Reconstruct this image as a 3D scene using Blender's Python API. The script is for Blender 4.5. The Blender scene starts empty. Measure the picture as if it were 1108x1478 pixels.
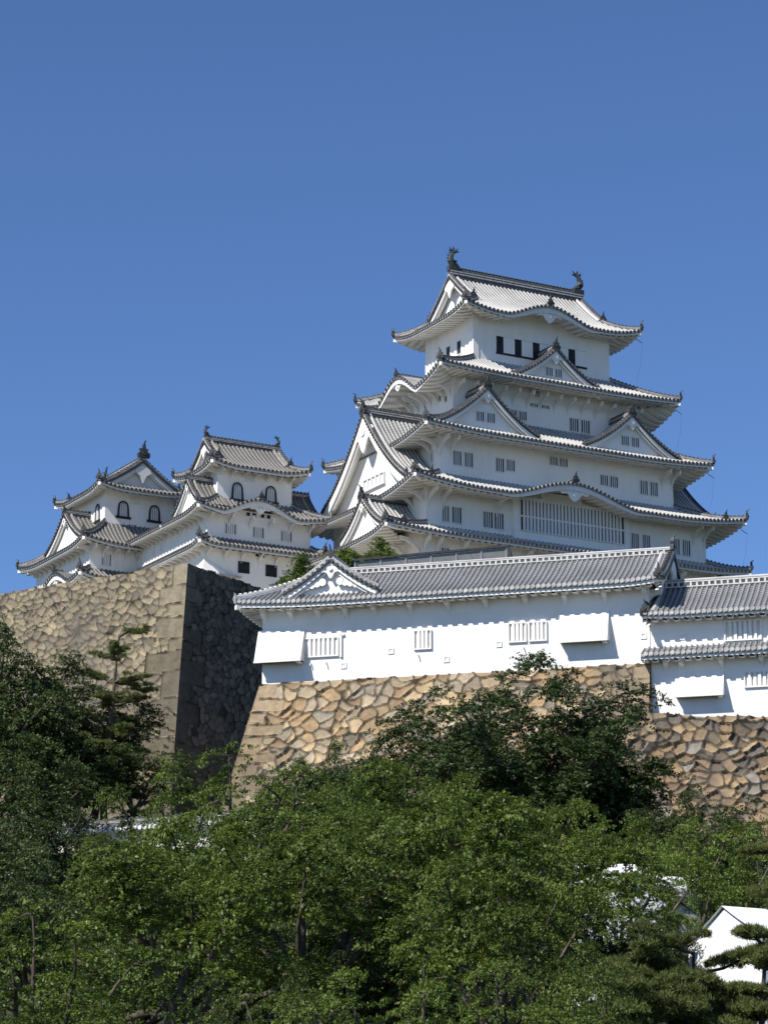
import bpy, math, random
import numpy as np
from mathutils import Vector, Matrix

random.seed(7)
RNG = np.random.default_rng(11)
SC = bpy.context.scene
COL = SC.collection
rad = math.radians

# ------------------------------------------------------------------ camera
cam_d = bpy.data.cameras.new('camera')
cam = bpy.data.objects.new('camera', cam_d)
COL.objects.link(cam)
cam_d.sensor_fit = 'HORIZONTAL'
cam_d.sensor_width = 36.0
cam_d.lens = 36.0 * 4060.0 / 1108.0
cam_d.clip_start = 0.5
cam_d.clip_end = 9000
cam.location = (0, 0, 1.6)
cam.rotation_euler = (rad(90) + math.atan(1061.0 / 4060.0), 0, 0)
SC.camera = cam

# ------------------------------------------------------------------ light
SUN_AZ = Vector((-0.755, -0.656, 0)).normalized()
SUN_EL = rad(46)
world = bpy.data.worlds.new('World')
SC.world = world
world.use_nodes = True
wn = world.node_tree.nodes
wl = world.node_tree.links
bg = wn['Background']
sky = wn.new('ShaderNodeTexSky')
sky.sky_type = 'NISHITA'
sky.sun_disc = False
sky.sun_elevation = SUN_EL
sky.sun_rotation = math.atan2(SUN_AZ.x, SUN_AZ.y)
sky.altitude = 2500
sky.air_density = 1.0
sky.dust_density = 0.0
sky.ozone_density = 4.0
sky_tint = wn.new('ShaderNodeMix')
sky_tint.data_type = 'RGBA'
sky_tint.blend_type = 'MULTIPLY'
sky_tint.inputs[0].default_value = 1.0
sky_tint.inputs[7].default_value = (0.85, 1.0, 1.20, 1)
wl.new(sky.outputs[0], sky_tint.inputs[6])
wl.new(sky_tint.outputs[2], bg.inputs[0])
bg.inputs[1].default_value = 0.095
sun_d = bpy.data.lights.new('sun', 'SUN')
sun_d.energy = 5.0
sun_d.angle = rad(0.5)
sun_d.color = (1.0, 0.955, 0.885)
sun = bpy.data.objects.new('sun', sun_d)
COL.objects.link(sun)
sdir = Vector((SUN_AZ.x * math.cos(SUN_EL), SUN_AZ.y * math.cos(SUN_EL), math.sin(SUN_EL)))
sun.rotation_euler = (-sdir).to_track_quat('-Z', 'Y').to_euler()
sun.location = sdir * 300
SC.view_settings.view_transform = 'Standard'
SC.view_settings.look = 'None'
SC.view_settings.exposure = 0.32
SC.view_settings.gamma = 1.0

# ------------------------------------------------------------------ materials
def new_mat(name):
    m = bpy.data.materials.new(name)
    m.use_nodes = True
    nt = m.node_tree
    b = nt.nodes['Principled BSDF']
    b.inputs['Specular IOR Level'].default_value = 0.25
    b.inputs['Roughness'].default_value = 0.8
    return m, nt, b

def ramp(nt, stops):
    r = nt.nodes.new('ShaderNodeValToRGB')
    e = r.color_ramp.elements
    e[0].position, e[0].color = stops[0][0], (*stops[0][1], 1)
    e[1].position, e[1].color = stops[-1][0], (*stops[-1][1], 1)
    for p, c in stops[1:-1]:
        n = e.new(p)
        n.color = (*c, 1)
    return r

def noise(nt, scale, detail=4, vec=None, rough=.6):
    n = nt.nodes.new('ShaderNodeTexNoise')
    n.inputs['Scale'].default_value = scale
    n.inputs['Detail'].default_value = detail
    n.inputs['Roughness'].default_value = rough
    if vec is not None:
        nt.links.new(vec, n.inputs['Vector'])
    return n

def coord(nt, scale=(1, 1, 1)):
    t = nt.nodes.new('ShaderNodeTexCoord')
    mp = nt.nodes.new('ShaderNodeMapping')
    mp.inputs['Scale'].default_value = scale
    nt.links.new(t.outputs['Object'], mp.inputs['Vector'])
    return mp.outputs['Vector']

def mixc(nt, fac, a, b, mode='MIX'):
    m = nt.nodes.new('ShaderNodeMix')
    m.data_type = 'RGBA'
    m.blend_type = mode
    for i, v in ((0, fac), (6, a), (7, b)):
        if isinstance(v, (int, float)):
            m.inputs[i].default_value = v
        elif isinstance(v, tuple):
            m.inputs[i].default_value = (*v, 1)
        else:
            nt.links.new(v, m.inputs[i])
    return m.outputs[2]

def bump(nt, b, height, strength, dist):
    n = nt.nodes.new('ShaderNodeBump')
    n.inputs['Strength'].default_value = strength
    n.inputs['Distance'].default_value = dist
    nt.links.new(height, n.inputs['Height'])
    nt.links.new(n.outputs[0], b.inputs['Normal'])

def mat_two(name, c1, c2, scale, rough=.8, stretch=(1, 1, 1), lo=.35, hi=.65, bmp=0):
    m, nt, b = new_mat(name)
    n = noise(nt, scale, 5, coord(nt, stretch))
    r = ramp(nt, [(lo, c1), (hi, c2)])
    nt.links.new(n.outputs[0], r.inputs[0])
    nt.links.new(r.outputs[0], b.inputs['Base Color'])
    b.inputs['Roughness'].default_value = rough
    if bmp:
        bump(nt, b, n.outputs[0], .5, bmp)
    return m

def mat_plaster(name, base, dirt, amount):
    m, nt, b = new_mat(name)
    v = coord(nt, (1, 1, .22))
    n1 = noise(nt, .9, 6, v)
    n2 = noise(nt, .25, 3, coord(nt))
    r1 = ramp(nt, [(.45, (0, 0, 0)), (.8, (1, 1, 1))])
    nt.links.new(n1.outputs[0], r1.inputs[0])
    r2 = ramp(nt, [(.35, (0.3, .3, .3)), (.65, (1, 1, 1))])
    nt.links.new(n2.outputs[0], r2.inputs[0])
    mul = nt.nodes.new('ShaderNodeMath')
    mul.operation = 'MULTIPLY'
    nt.links.new(r1.outputs[0], mul.inputs[0])
    nt.links.new(r2.outputs[0], mul.inputs[1])
    mul2 = nt.nodes.new('ShaderNodeMath')
    mul2.operation = 'MULTIPLY'
    mul2.inputs[1].default_value = amount
    nt.links.new(mul.outputs[0], mul2.inputs[0])
    nt.links.new(mixc(nt, mul2.outputs[0], base, dirt), b.inputs['Base Color'])
    b.inputs['Roughness'].default_value = .9
    n3 = noise(nt, 6, 4, coord(nt))
    bump(nt, b, n3.outputs[0], .25, .02)
    return m

def mat_tile(name, tile, plaster, frac, dirt, vlen=.3):
    """round tiles along the slope: tile colour with white plaster at every joint"""
    m, nt, b = new_mat(name)
    a = nt.nodes.new('ShaderNodeAttribute')
    a.attribute_name = 'tuv'
    sep = nt.nodes.new('ShaderNodeSeparateXYZ')
    nt.links.new(a.outputs['Vector'], sep.inputs[0])
    n0 = noise(nt, 2.5, 3, a.outputs['Vector'])
    def math_(op, x, y):
        k = nt.nodes.new('ShaderNodeMath')
        k.operation = op
        for i, v in enumerate((x, y)):
            if isinstance(v, (int, float)):
                k.inputs[i].default_value = v
            elif v is not None:
                nt.links.new(v, k.inputs[i])
        return k.outputs[0]
    fl = math_('FLOOR', math_('ADD', sep.outputs[0], .5), None)
    vv = math_('ADD', math_('DIVIDE', sep.outputs[1], vlen), math_('MULTIPLY', fl, .5))
    vv = math_('ADD', vv, math_('MULTIPLY', n0.outputs[0], .5))
    fr = math_('FRACT', vv, None)
    st = math_('LESS_THAN', fr, frac)
    n1 = noise(nt, .5, 5, coord(nt))
    r1 = ramp(nt, [(.4, (0, 0, 0)), (.7, (1, 1, 1))])
    nt.links.new(n1.outputs[0], r1.inputs[0])
    c = mixc(nt, st, tile, plaster)
    c = mixc(nt, math_('MULTIPLY', r1.outputs[0], .6), c, dirt)
    nt.links.new(c, b.inputs['Base Color'])
    b.inputs['Roughness'].default_value = .6
    return m

M = {}
M['plaster'] = mat_plaster('white_plaster', (.82, .795, .75), (.60, .57, .52), .55)
M['plaster_new'] = mat_plaster('fresh_white_plaster', (.84, .82, .785), (.66, .63, .58), .6)
M['plaster_old'] = mat_plaster('weathered_plaster', (.74, .72, .68), (.50, .46, .40), .7)
M['soffit'] = mat_plaster('soffit_plaster', (.74, .72, .68), (.56, .50, .42), .6)
M['rib_keep'] = mat_tile('pale_round_tile', (.38, .373, .355), (.54, .53, .505), .5, (.29, .28, .265))
M['pan_keep'] = mat_tile('pale_flat_tile', (.18, .176, .17), (.28, .275, .265), .35, (.12, .117, .11))
M['rib_old'] = mat_tile('weathered_round_tile', (.165, .157, .145), (.30, .285, .26), .45, (.11, .105, .095))
M['pan_old'] = mat_tile('weathered_flat_tile', (.095, .09, .083), (.17, .162, .15), .3, (.075, .07, .064))
M['rib_new'] = mat_tile('grey_round_tile', (.165, .168, .172), (.50, .495, .49), .40, (.18, .178, .172), .30)
M['pan_new'] = mat_tile('grey_flat_tile', (.09, .092, .096), (.30, .30, .30), .32, (.11, .108, .105), .30)
M['ridge_white'] = mat_two('mortar_ridge', (.52, .515, .50), (.66, .65, .63), 3)
M['edge'] = mat_two('tile_edge', (.30, .29, .27), (.50, .48, .45), 3)
M['cap'] = mat_two('dark_cap_tile', (.035, .036, .038), (.075, .075, .075), 4, .55)
M['ridge'] = mat_two('dark_ridge_tile', (.05, .05, .052), (.12, .118, .115), 5, .6)
M['ridge_l'] = mat_two('plastered_ridge_tile', (.30, .29, .28), (.55, .54, .52), 3, .7)
M['bronze'] = mat_two('dark_ornament', (.03, .032, .034), (.07, .07, .07), 6, .5)
M['dark'] = mat_two('window_dark', (.012, .013, .016), (.03, .03, .034), 2, .6)
M['arch_pane'] = mat_two('grey_shutter', (.20, .20, .20), (.32, .32, .31), 3, .7)
M['black'] = mat_two('black_lacquer', (.012, .012, .013), (.03, .03, .03), 2, .45)
M['lattice'] = mat_plaster('lattice_plaster', (.74, .73, .71), (.60, .58, .54), .5)
M['bark'] = mat_two('bark', (.045, .035, .026), (.13, .105, .08), 5, .9, (1, 1, .3))
M['bark_pale'] = mat_two('pale_bark', (.16, .14, .11), (.30, .27, .22), 5, .9, (1, 1, .3))
M['steel'] = mat_two('galvanised_steel', (.30, .31, .32), (.40, .41, .42), 3, .5)
M['canvas'] = mat_two('white_canvas', (.80, .80, .80), (.84, .84, .84), 1.5, .7)
M['rod'] = mat_two('iron_rod', (.05, .05, .05), (.09, .09, .09), 3, .6)

def mat_stone():
    m, nt, b = new_mat('fieldstone')
    a = nt.nodes.new('ShaderNodeAttribute')
    a.attribute_name = 'stone'
    n1 = noise(nt, 1.8, 8, coord(nt), .7)
    n2 = noise(nt, .28, 4, coord(nt, (1, 1, .6)))
    r1 = ramp(nt, [(.3, (.62, .6, .58)), (.7, (1.25, 1.22, 1.15))])
    nt.links.new(n1.outputs[0], r1.inputs[0])
    c = mixc(nt, 1.0, a.outputs['Color'], r1.outputs[0], 'MULTIPLY')
    r2 = ramp(nt, [(.47, (0, 0, 0)), (.66, (.7, .7, .7))])
    nt.links.new(n2.outputs[0], r2.inputs[0])
    c = mixc(nt, r2.outputs[0], c, (.13, .115, .095))
    nt.links.new(c, b.inputs['Base Color'])
    b.inputs['Roughness'].default_value = .92
    n3 = noise(nt, 5, 8, coord(nt), .7)
    bump(nt, b, n3.outputs[0], .7, .08)
    return m
M['stone'] = mat_stone()

def mat_leaf(name, c_dark, c_light, c_alt, trans=.3, rough=.5):
    m, nt, b = new_mat(name)
    a = nt.nodes.new('ShaderNodeAttribute')
    a.attribute_name = 'tint'
    oi = nt.nodes.new('ShaderNodeObjectInfo')
    r = ramp(nt, [(0, c_dark), (.75, c_light), (1, c_alt)])
    nt.links.new(a.outputs['Fac'], r.inputs[0])
    hs = nt.nodes.new('ShaderNodeHueSaturation')
    mr = nt.nodes.new('ShaderNodeMapRange')
    mr.inputs[3].default_value = .75
    mr.inputs[4].default_value = 1.2
    nt.links.new(oi.outputs['Random'], mr.inputs[0])
    nt.links.new(mr.outputs[0], hs.inputs['Value'])
    nt.links.new(r.outputs[0], hs.inputs['Color'])
    nt.links.new(hs.outputs[0], b.inputs['Base Color'])
    b.inputs['Roughness'].default_value = rough
    b.inputs['Specular IOR Level'].default_value = .3
    t = nt.nodes.new('ShaderNodeBsdfTranslucent')
    hs2 = nt.nodes.new('ShaderNodeHueSaturation')
    hs2.inputs['Value'].default_value = 1.3
    hs2.inputs['Hue'].default_value = .485
    nt.links.new(hs.outputs[0], hs2.inputs['Color'])
    nt.links.new(hs2.outputs[0], t.inputs['Color'])
    mx = nt.nodes.new('ShaderNodeMixShader')
    mx.inputs[0].default_value = trans
    nt.links.new(b.outputs[0], mx.inputs[1])
    nt.links.new(t.outputs[0], mx.inputs[2])
    nt.links.new(mx.outputs[0], nt.nodes['Material Output'].inputs[0])
    return m
M['leaf_cherry'] = mat_leaf('cherry_leaf', (.038, .062, .009), (.115, .168, .024), (.21, .25, .05), .25)
M['leaf_dark'] = mat_leaf('evergreen_leaf', (.015, .031, .008), (.042, .070, .016), (.09, .12, .035), .15)
M['leaf_mixed'] = mat_leaf('oak_leaf', (.023, .042, .011), (.066, .098, .024), (.14, .17, .06), .2)
M['needle'] = mat_leaf('pine_needle', (.05, .07, .018), (.13, .155, .036), (.19, .19, .06), .15)

def mat_ground():
    m, nt, b = new_mat('hillside_soil')
    n = noise(nt, .35, 6, coord(nt))
    r = ramp(nt, [(.35, (.022, .028, .012)), (.55, (.05, .05, .025)), (.75, (.13, .11, .07))])
    nt.links.new(n.outputs[0], r.inputs[0])
    nt.links.new(r.outputs[0], b.inputs['Base Color'])
    return m
M['ground'] = mat_ground()
M['gravel'] = mat_two('pale_gravel', (.36, .32, .25), (.48, .44, .36), 2, .95)

# ------------------------------------------------------------------ mesh helpers
class MB:
    def __init__(self):
        self.v, self.f, self.m, self.uv = [], [], [], []
        self.names = []
    def mi(self, mat):
        if mat not in self.names:
            self.names.append(mat)
        return self.names.index(mat)
    def add(self, verts, faces, mat, uv=None):
        o = len(self.v)
        self.v += [tuple(p) for p in verts]
        self.uv += uv if uv else [(0.0, 0.0)] * len(verts)
        k = self.mi(mat)
        for f in faces:
            self.f.append(tuple(i + o for i in f))
            self.m.append(k)
    def grid(self, rows, mat, uv=None, flip=False):
        n, k = len(rows), len(rows[0])
        vs = [p for r in rows for p in r]
        fs = []
        for i in range(n - 1):
            for j in range(k - 1):
                q = (i * k + j, (i + 1) * k + j, (i + 1) * k + j + 1, i * k + j + 1)
                fs.append(q[::-1] if flip else q)
        self.add(vs, fs, mat, [q for r in uv for q in r] if uv else None)
    def box(self, x0, x1, y0, y1, z0, z1, mat):
        self.add([(x0, y0, z0), (x1, y0, z0), (x1, y1, z0), (x0, y1, z0), (x0, y0, z1), (x1, y0, z1), (x1, y1, z1), (x0, y1, z1)],
                 [(0, 3, 2, 1), (4, 5, 6, 7), (0, 1, 5, 4), (1, 2, 6, 5), (2, 3, 7, 6), (3, 0, 4, 7)], mat)
    def hexa(self, p, mat):
        self.add(p, [(0, 3, 2, 1), (4, 5, 6, 7), (0, 1, 5, 4), (1, 2, 6, 5), (2, 3, 7, 6), (3, 0, 4, 7)], mat)
    def sweep(self, pts, w, h, mat, up=(0, 0, 1), caps=True, round_=False):
        """rectangular (or rounded) bar along pts; pts are the bottom middle line"""
        pts = [Vector(p) for p in pts]
        up = Vector(up)
        if round_:
            prof = [(-.5, 0), (-.5, .45), (-.3, .85), (0, 1), (.3, .85), (.5, .45), (.5, 0)]
        else:
            prof = [(-.5, 0), (-.5, 1), (.5, 1), (.5, 0)]
        rows = []
        for i, p in enumerate(pts):
            t = (pts[min(i + 1, len(pts) - 1)] - pts[max(i - 1, 0)]).normalized()
            s = t.cross(up).normalized()
            u = s.cross(t).normalized()
            rows.append([p + s * (a * w) + u * (b * h) for a, b in prof] + [p - s * (.5 * w)])
        self.grid(rows, mat)
        if caps:
            k = len(prof)
            self.add(rows[0][:k], [tuple(range(k))], mat)
            self.add(rows[-1][:k], [tuple(range(k))[::-1]], mat)
    def tube(self, pts, radii, mat, n=6):
        pts = [Vector(p) for p in pts]
        rows = []
        for i, p in enumerate(pts):
            t = (pts[min(i + 1, len(pts) - 1)] - pts[max(i - 1, 0)]).normalized()
            a = t.orthogonal().normalized() if i == 0 else (a - t * a.dot(t)).normalized()
            b = t.cross(a)
            rows.append([p + (a * math.cos(q) + b * math.sin(q)) * radii[i] for q in [2 * math.pi * j / n for j in range(n + 1)]])
        self.grid(rows, mat)
    def disc(self, c, nrm, r, depth, mat, n=6):
        c, nrm = Vector(c), Vector(nrm).normalized()
        a = nrm.orthogonal().normalized()
        b = nrm.cross(a)
        ring = [(a * math.cos(2 * math.pi * j / n) + b * math.sin(2 * math.pi * j / n)) * r for j in range(n)]
        vs = [c + q for q in ring] + [c + q + nrm * depth for q in ring]
        fs = [tuple(range(n, 2 * n))] + [(j, (j + 1) % n, n + (j + 1) % n, n + j) for j in range(n)]
        self.add(vs, fs, mat)
    def prism(self, poly, origin, ax, ay, depth_vec, mat):
        """extruded polygon: poly in (a,b), placed at origin with axes ax, ay, thickened both ways along depth_vec"""
        o, ax, ay, dv = Vector(origin), Vector(ax), Vector(ay), Vector(depth_vec)
        n = len(poly)
        v0 = [o + ax * a + ay * b - dv for a, b in poly]
        v1 = [o + ax * a + ay * b + dv for a, b in poly]
        self.add(v0 + v1, [tuple(range(n))[::-1], tuple(range(n, 2 * n))] + [(i, (i + 1) % n, n + (i + 1) % n, n + i) for i in range(n)], mat)
    def build(self, name, parent=None, smooth=False):
        me = bpy.data.meshes.new(name)
        me.from_pydata(self.v, [], self.f)
        for k in self.names:
            me.materials.append(M[k])
        me.polygons.foreach_set('material_index', self.m)
        if smooth:
            me.polygons.foreach_set('use_smooth', [True] * len(self.f))
        at = me.attributes.new('tuv', 'FLOAT2', 'POINT')
        at.data.foreach_set('vector', np.array(self.uv, dtype=np.float32).ravel())
        me.update()
        o = bpy.data.objects.new(name, me)
        COL.objects.link(o)
        if parent is not None:
            o.parent = parent
        return o

def thing(name, label, cat, loc=(0, 0, 0), rotz=0, group=None):
    o = bpy.data.objects.new(name, None)
    COL.objects.link(o)
    o.location = loc
    o.rotation_euler = (0, 0, rotz)
    o.empty_display_size = .5
    o['label'] = label
    o['category'] = cat
    if group:
        o['group'] = group
    return o

def tag(o, label, cat, group=None):
    o['label'] = label
    o['category'] = cat
    if group:
        o['group'] = group
    return o

def link_copy(o, parent, loc=None, rz=None, scale=None):
    c = o.copy()
    COL.objects.link(c)
    c.parent = parent
    if loc is not None:
        c.location = loc
    if rz is not None:
        c.rotation_euler = (0, 0, rz)
    if scale is not None:
        c.scale = scale
    return c

def dup(root, loc, rotz, scale, label, group=None):
    r = root.copy()
    COL.objects.link(r)
    r.location = loc
    r.rotation_euler = (0, 0, rotz)
    r.scale = scale if isinstance(scale, tuple) else (scale,) * 3
    r['label'] = label
    if group:
        r['group'] = group
    for ch in list(root.children):
        c = ch.copy()
        COL.objects.link(c)
        c.parent = r
    return r

# ------------------------------------------------------------------ castle roof kit
# a rectangle is (x0, x1, y0, y1); side frames: along-axis t, inward distance d
def side_frame(rect, side):
    x0, x1, y0, y1 = rect
    if side == 'S':
        return (x0, x1, lambda t, d: (t, y0 + d), Vector((0, -1, 0)))
    if side == 'N':
        return (x0, x1, lambda t, d: (t, y1 - d), Vector((0, 1, 0)))
    if side == 'W':
        return (y0, y1, lambda t, d: (x0 + d, t), Vector((-1, 0, 0)))
    return (y0, y1, lambda t, d: (x1 - d, t), Vector((1, 0, 0)))

RIB = ((0, 0), (.26, 0), (.33, .65), (.5, 1), (.67, .65), (.74, 0))

def tile_columns(t0, t1, pitch):
    """column positions with rib heights between t0 and t1"""
    out = [(t0, 0.0, False)]
    k = math.floor(t0 / pitch) - 1
    while k * pitch < t1:
        for i, (o, h) in enumerate(RIB):
            t = (k + o) * pitch
            if t0 + 1e-4 < t < t1 - 1e-4:
                out.append((t, h, .26 <= o < .74))
        k += 1
    out.append((t1, 0.0, False))
    return out

def tile_panel(mb, t0, t1, srange, P, pitch, rh, rows, slope_len, kit):
    cols = tile_columns(t0, t1, pitch)
    prev = None
    for t, h, rib in cols:
        s0, s1 = srange(t)
        pts, uv = [], []
        for j in range(rows + 1):
            s = s0 + (s1 - s0) * j / rows
            x, y, z = P(t, s)
            pts.append((x, y, z + h * rh))
            uv.append((t / pitch, s * slope_len))
        if prev is not None:
            mb.grid([prev[0], pts], ('rib_' if prev[2] else 'pan_') + kit, [prev[1], uv], flip=True)
        prev = (pts, uv, rib)

def kara(u):
    u = abs(u)
    return 0.0 if u >= 1 else (.5 + .5 * math.cos(math.pi * u)) ** .85

def eave_edge(mb, a0, a1, zfun, xy, nrm, Dw, kit, pitch, kmask, rise=.35, th=.17, board=.15, drop=0, plaster='soffit', cap_r=.125, rafters=True, flush=False):
    """tile edge, round end tiles, white eave board and the raftered soffit up to the wall"""
    n = max(8, int((a1 - a0) / .25))
    ts = [a0 + (a1 - a0) * i / n for i in range(n + 1)]
    def pt(t, d, z):
        x, y = xy(t, d)
        return (x, y, z)
    mb.grid([[pt(t, 0, zfun(t)) for t in ts], [pt(t, 0, zfun(t) - th) for t in ts]], 'edge')
    mb.grid([[pt(t, 0, zfun(t) - th) for t in ts], [pt(t, .1, zfun(t) - th) for t in ts]], 'cap')
    bh = lambda t: board + .30 * kmask(t)
    mb.grid([[pt(t, .1, zfun(t) - th) for t in ts], [pt(t, .1, zfun(t) - th - bh(t)) for t in ts]], plaster)
    k = math.ceil(a0 / pitch)
    while (k + .5) * pitch < a1:
        t = (k + .5) * pitch
        if t > a0:
            mb.disc(pt(t, .02, zfun(t) - .02), nrm, cap_r, .09, 'ridge_l' if kit == 'new' else 'cap')
        k += 1
    # soffit with rafters: square wave along t
    rp = .62
    cols = []
    t = a0
    i = 0
    while t < a1:
        cols.append((t, 0 if i % 2 else -.2))
        t2 = min(t + rp / 2, a1)
        cols.append((t2 - .004, 0 if i % 2 else -.2))
        t, i = t2, i + 1
    def sof(t, h, s):
        lim = min(t - a0, a1 - t)
        d = .1 + (Dw - .1) * s
        if not flush:
            d = min(d, max(lim, .1))
        q = (d - .1) / max(Dw - .1, .1)
        zt = zfun(t)
        if not flush:
            wgt = (d / max(lim, .1)) ** 3
            tip = zfun(a0) if t - a0 < a1 - t else zfun(a1)
            zt = zt * (1 - wgt) + (tip - .13 * max(lim, 0)) * wgt
        return pt(t, d, zt - th - bh(t) * .55 + rise * q + (h if rafters else 0))
    mb.grid([[sof(t, h, s) for t, h in cols] for s in (0, .33, .67, 1)], plaster, flip=True)

def finial_mesh(h, mat='bronze'):
    """demon-tile: shield with horns, seen from its front (faces -y), base at z=0"""
    mb = MB()
    w = h * .42
    poly = [(-w, 0), (-w * 1.05, h * .28), (-w * .55, h * .42), (-w * .75, h * .62), (-w * .3, h * .6), (-w * .16, h * .95),
            (0, h), (w * .16, h * .95), (w * .3, h * .6), (w * .75, h * .62), (w * .55, h * .42), (w * 1.05, h * .28), (w, 0)]
    mb.prism(poly, (0, 0, 0), (1, 0, 0), (0, 0, 1), (0, h * .12, 0), mat)
    mb.disc((0, -h * .12, h * .3), (0, -1, 0), h * .16, h * .1, mat, 8)
    mb.tube([(0, 0, h * .8), (0, -h * .12, h * 1.05), (0, -h * .3, h * 1.15)], [h * .07, h * .06, h * .03], mat, 5)
    return mb
FIN = {}
def finial(parent, loc, rz, h=.8, mat='bronze'):
    key = (round(h, 2), mat)
    if key not in FIN:
        o = finial_mesh(h, mat).build('ridge_end_tile', parent)
        FIN[key] = o
        o.location, o.rotation_euler = loc, (0, 0, rz)
        return o
    return link_copy(FIN[key], parent, loc, rz)

def hip_line(P, D, n=10, s1=1.0):
    return [P(s1 * i / n) for i in range(n + 1)]

def ridge_bar(mb, pts, w, h, kit='keep', caps=True):
    core, course = ('rib_new', 'plaster_new') if kit == 'new' else ('ridge', 'ridge_l')
    """stacked ridge: dark core, pale plaster courses, round top tile"""
    mb.sweep([Vector(p) - Vector((0, 0, .12)) for p in pts], w, h * .62 + .12, core)
    mb.sweep([Vector(p) + Vector((0, 0, h * .22)) for p in pts], w * 1.16, h * .12, course)
    mb.sweep([Vector(p) + Vector((0, 0, h * .48)) for p in pts], w * 1.16, h * .12, course)
    mb.sweep([Vector(p) + Vector((0, 0, h * .62)) for p in pts], w * .75, h * .38, core, round_=True)
    # round tiles riding on top
    tot = 0
    for a, b in zip(pts[:-1], pts[1:]):
        a, b = Vector(a), Vector(b)
        L = (b - a).length
        if L < 1e-4:
            continue
        t = .35 - tot % .35
        while t < L:
            c = a.lerp(b, t / L) + Vector((0, 0, h * .95))
            mb.disc(c - (b - a).normalized() * .09, b - a, w * .34, .18, course if kit == 'new' else core, 6)
            t += .35
        tot += L

def crest_parts(roof, crests):
    """demon tile on the crest of an undulating gable and the carved pendant hanging under it"""
    for p, nrm, q, ax, hw, hh in crests:
        finial(roof, p + Vector((0, 0, .1)), math.atan2(nrm.x, -nrm.y), .75 if hw > 4.2 else .6)
        pb = MB()
        o = p - nrm * .22 - Vector((0, 0, .72))
        pb.prism([(-q * 1.9, q * .1), (-q * 1.5, -q * .35), (-q * .8, -q * .25), (-q * .45, -q * .75), (0, -q * 1.05), (q * .45, -q * .75), (q * .8, -q * .25), (q * 1.5, -q * .35), (q * 1.9, q * .1), (0, q * .3)],
                 o, ax, (0, 0, 1), nrm * .06, 'plaster')
        pb.disc(o - Vector((0, 0, q * .3)) + nrm * .05, nrm, q * .25, .1, 'plaster', 8)
        pb.build('pendant_ornament', roof)

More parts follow.
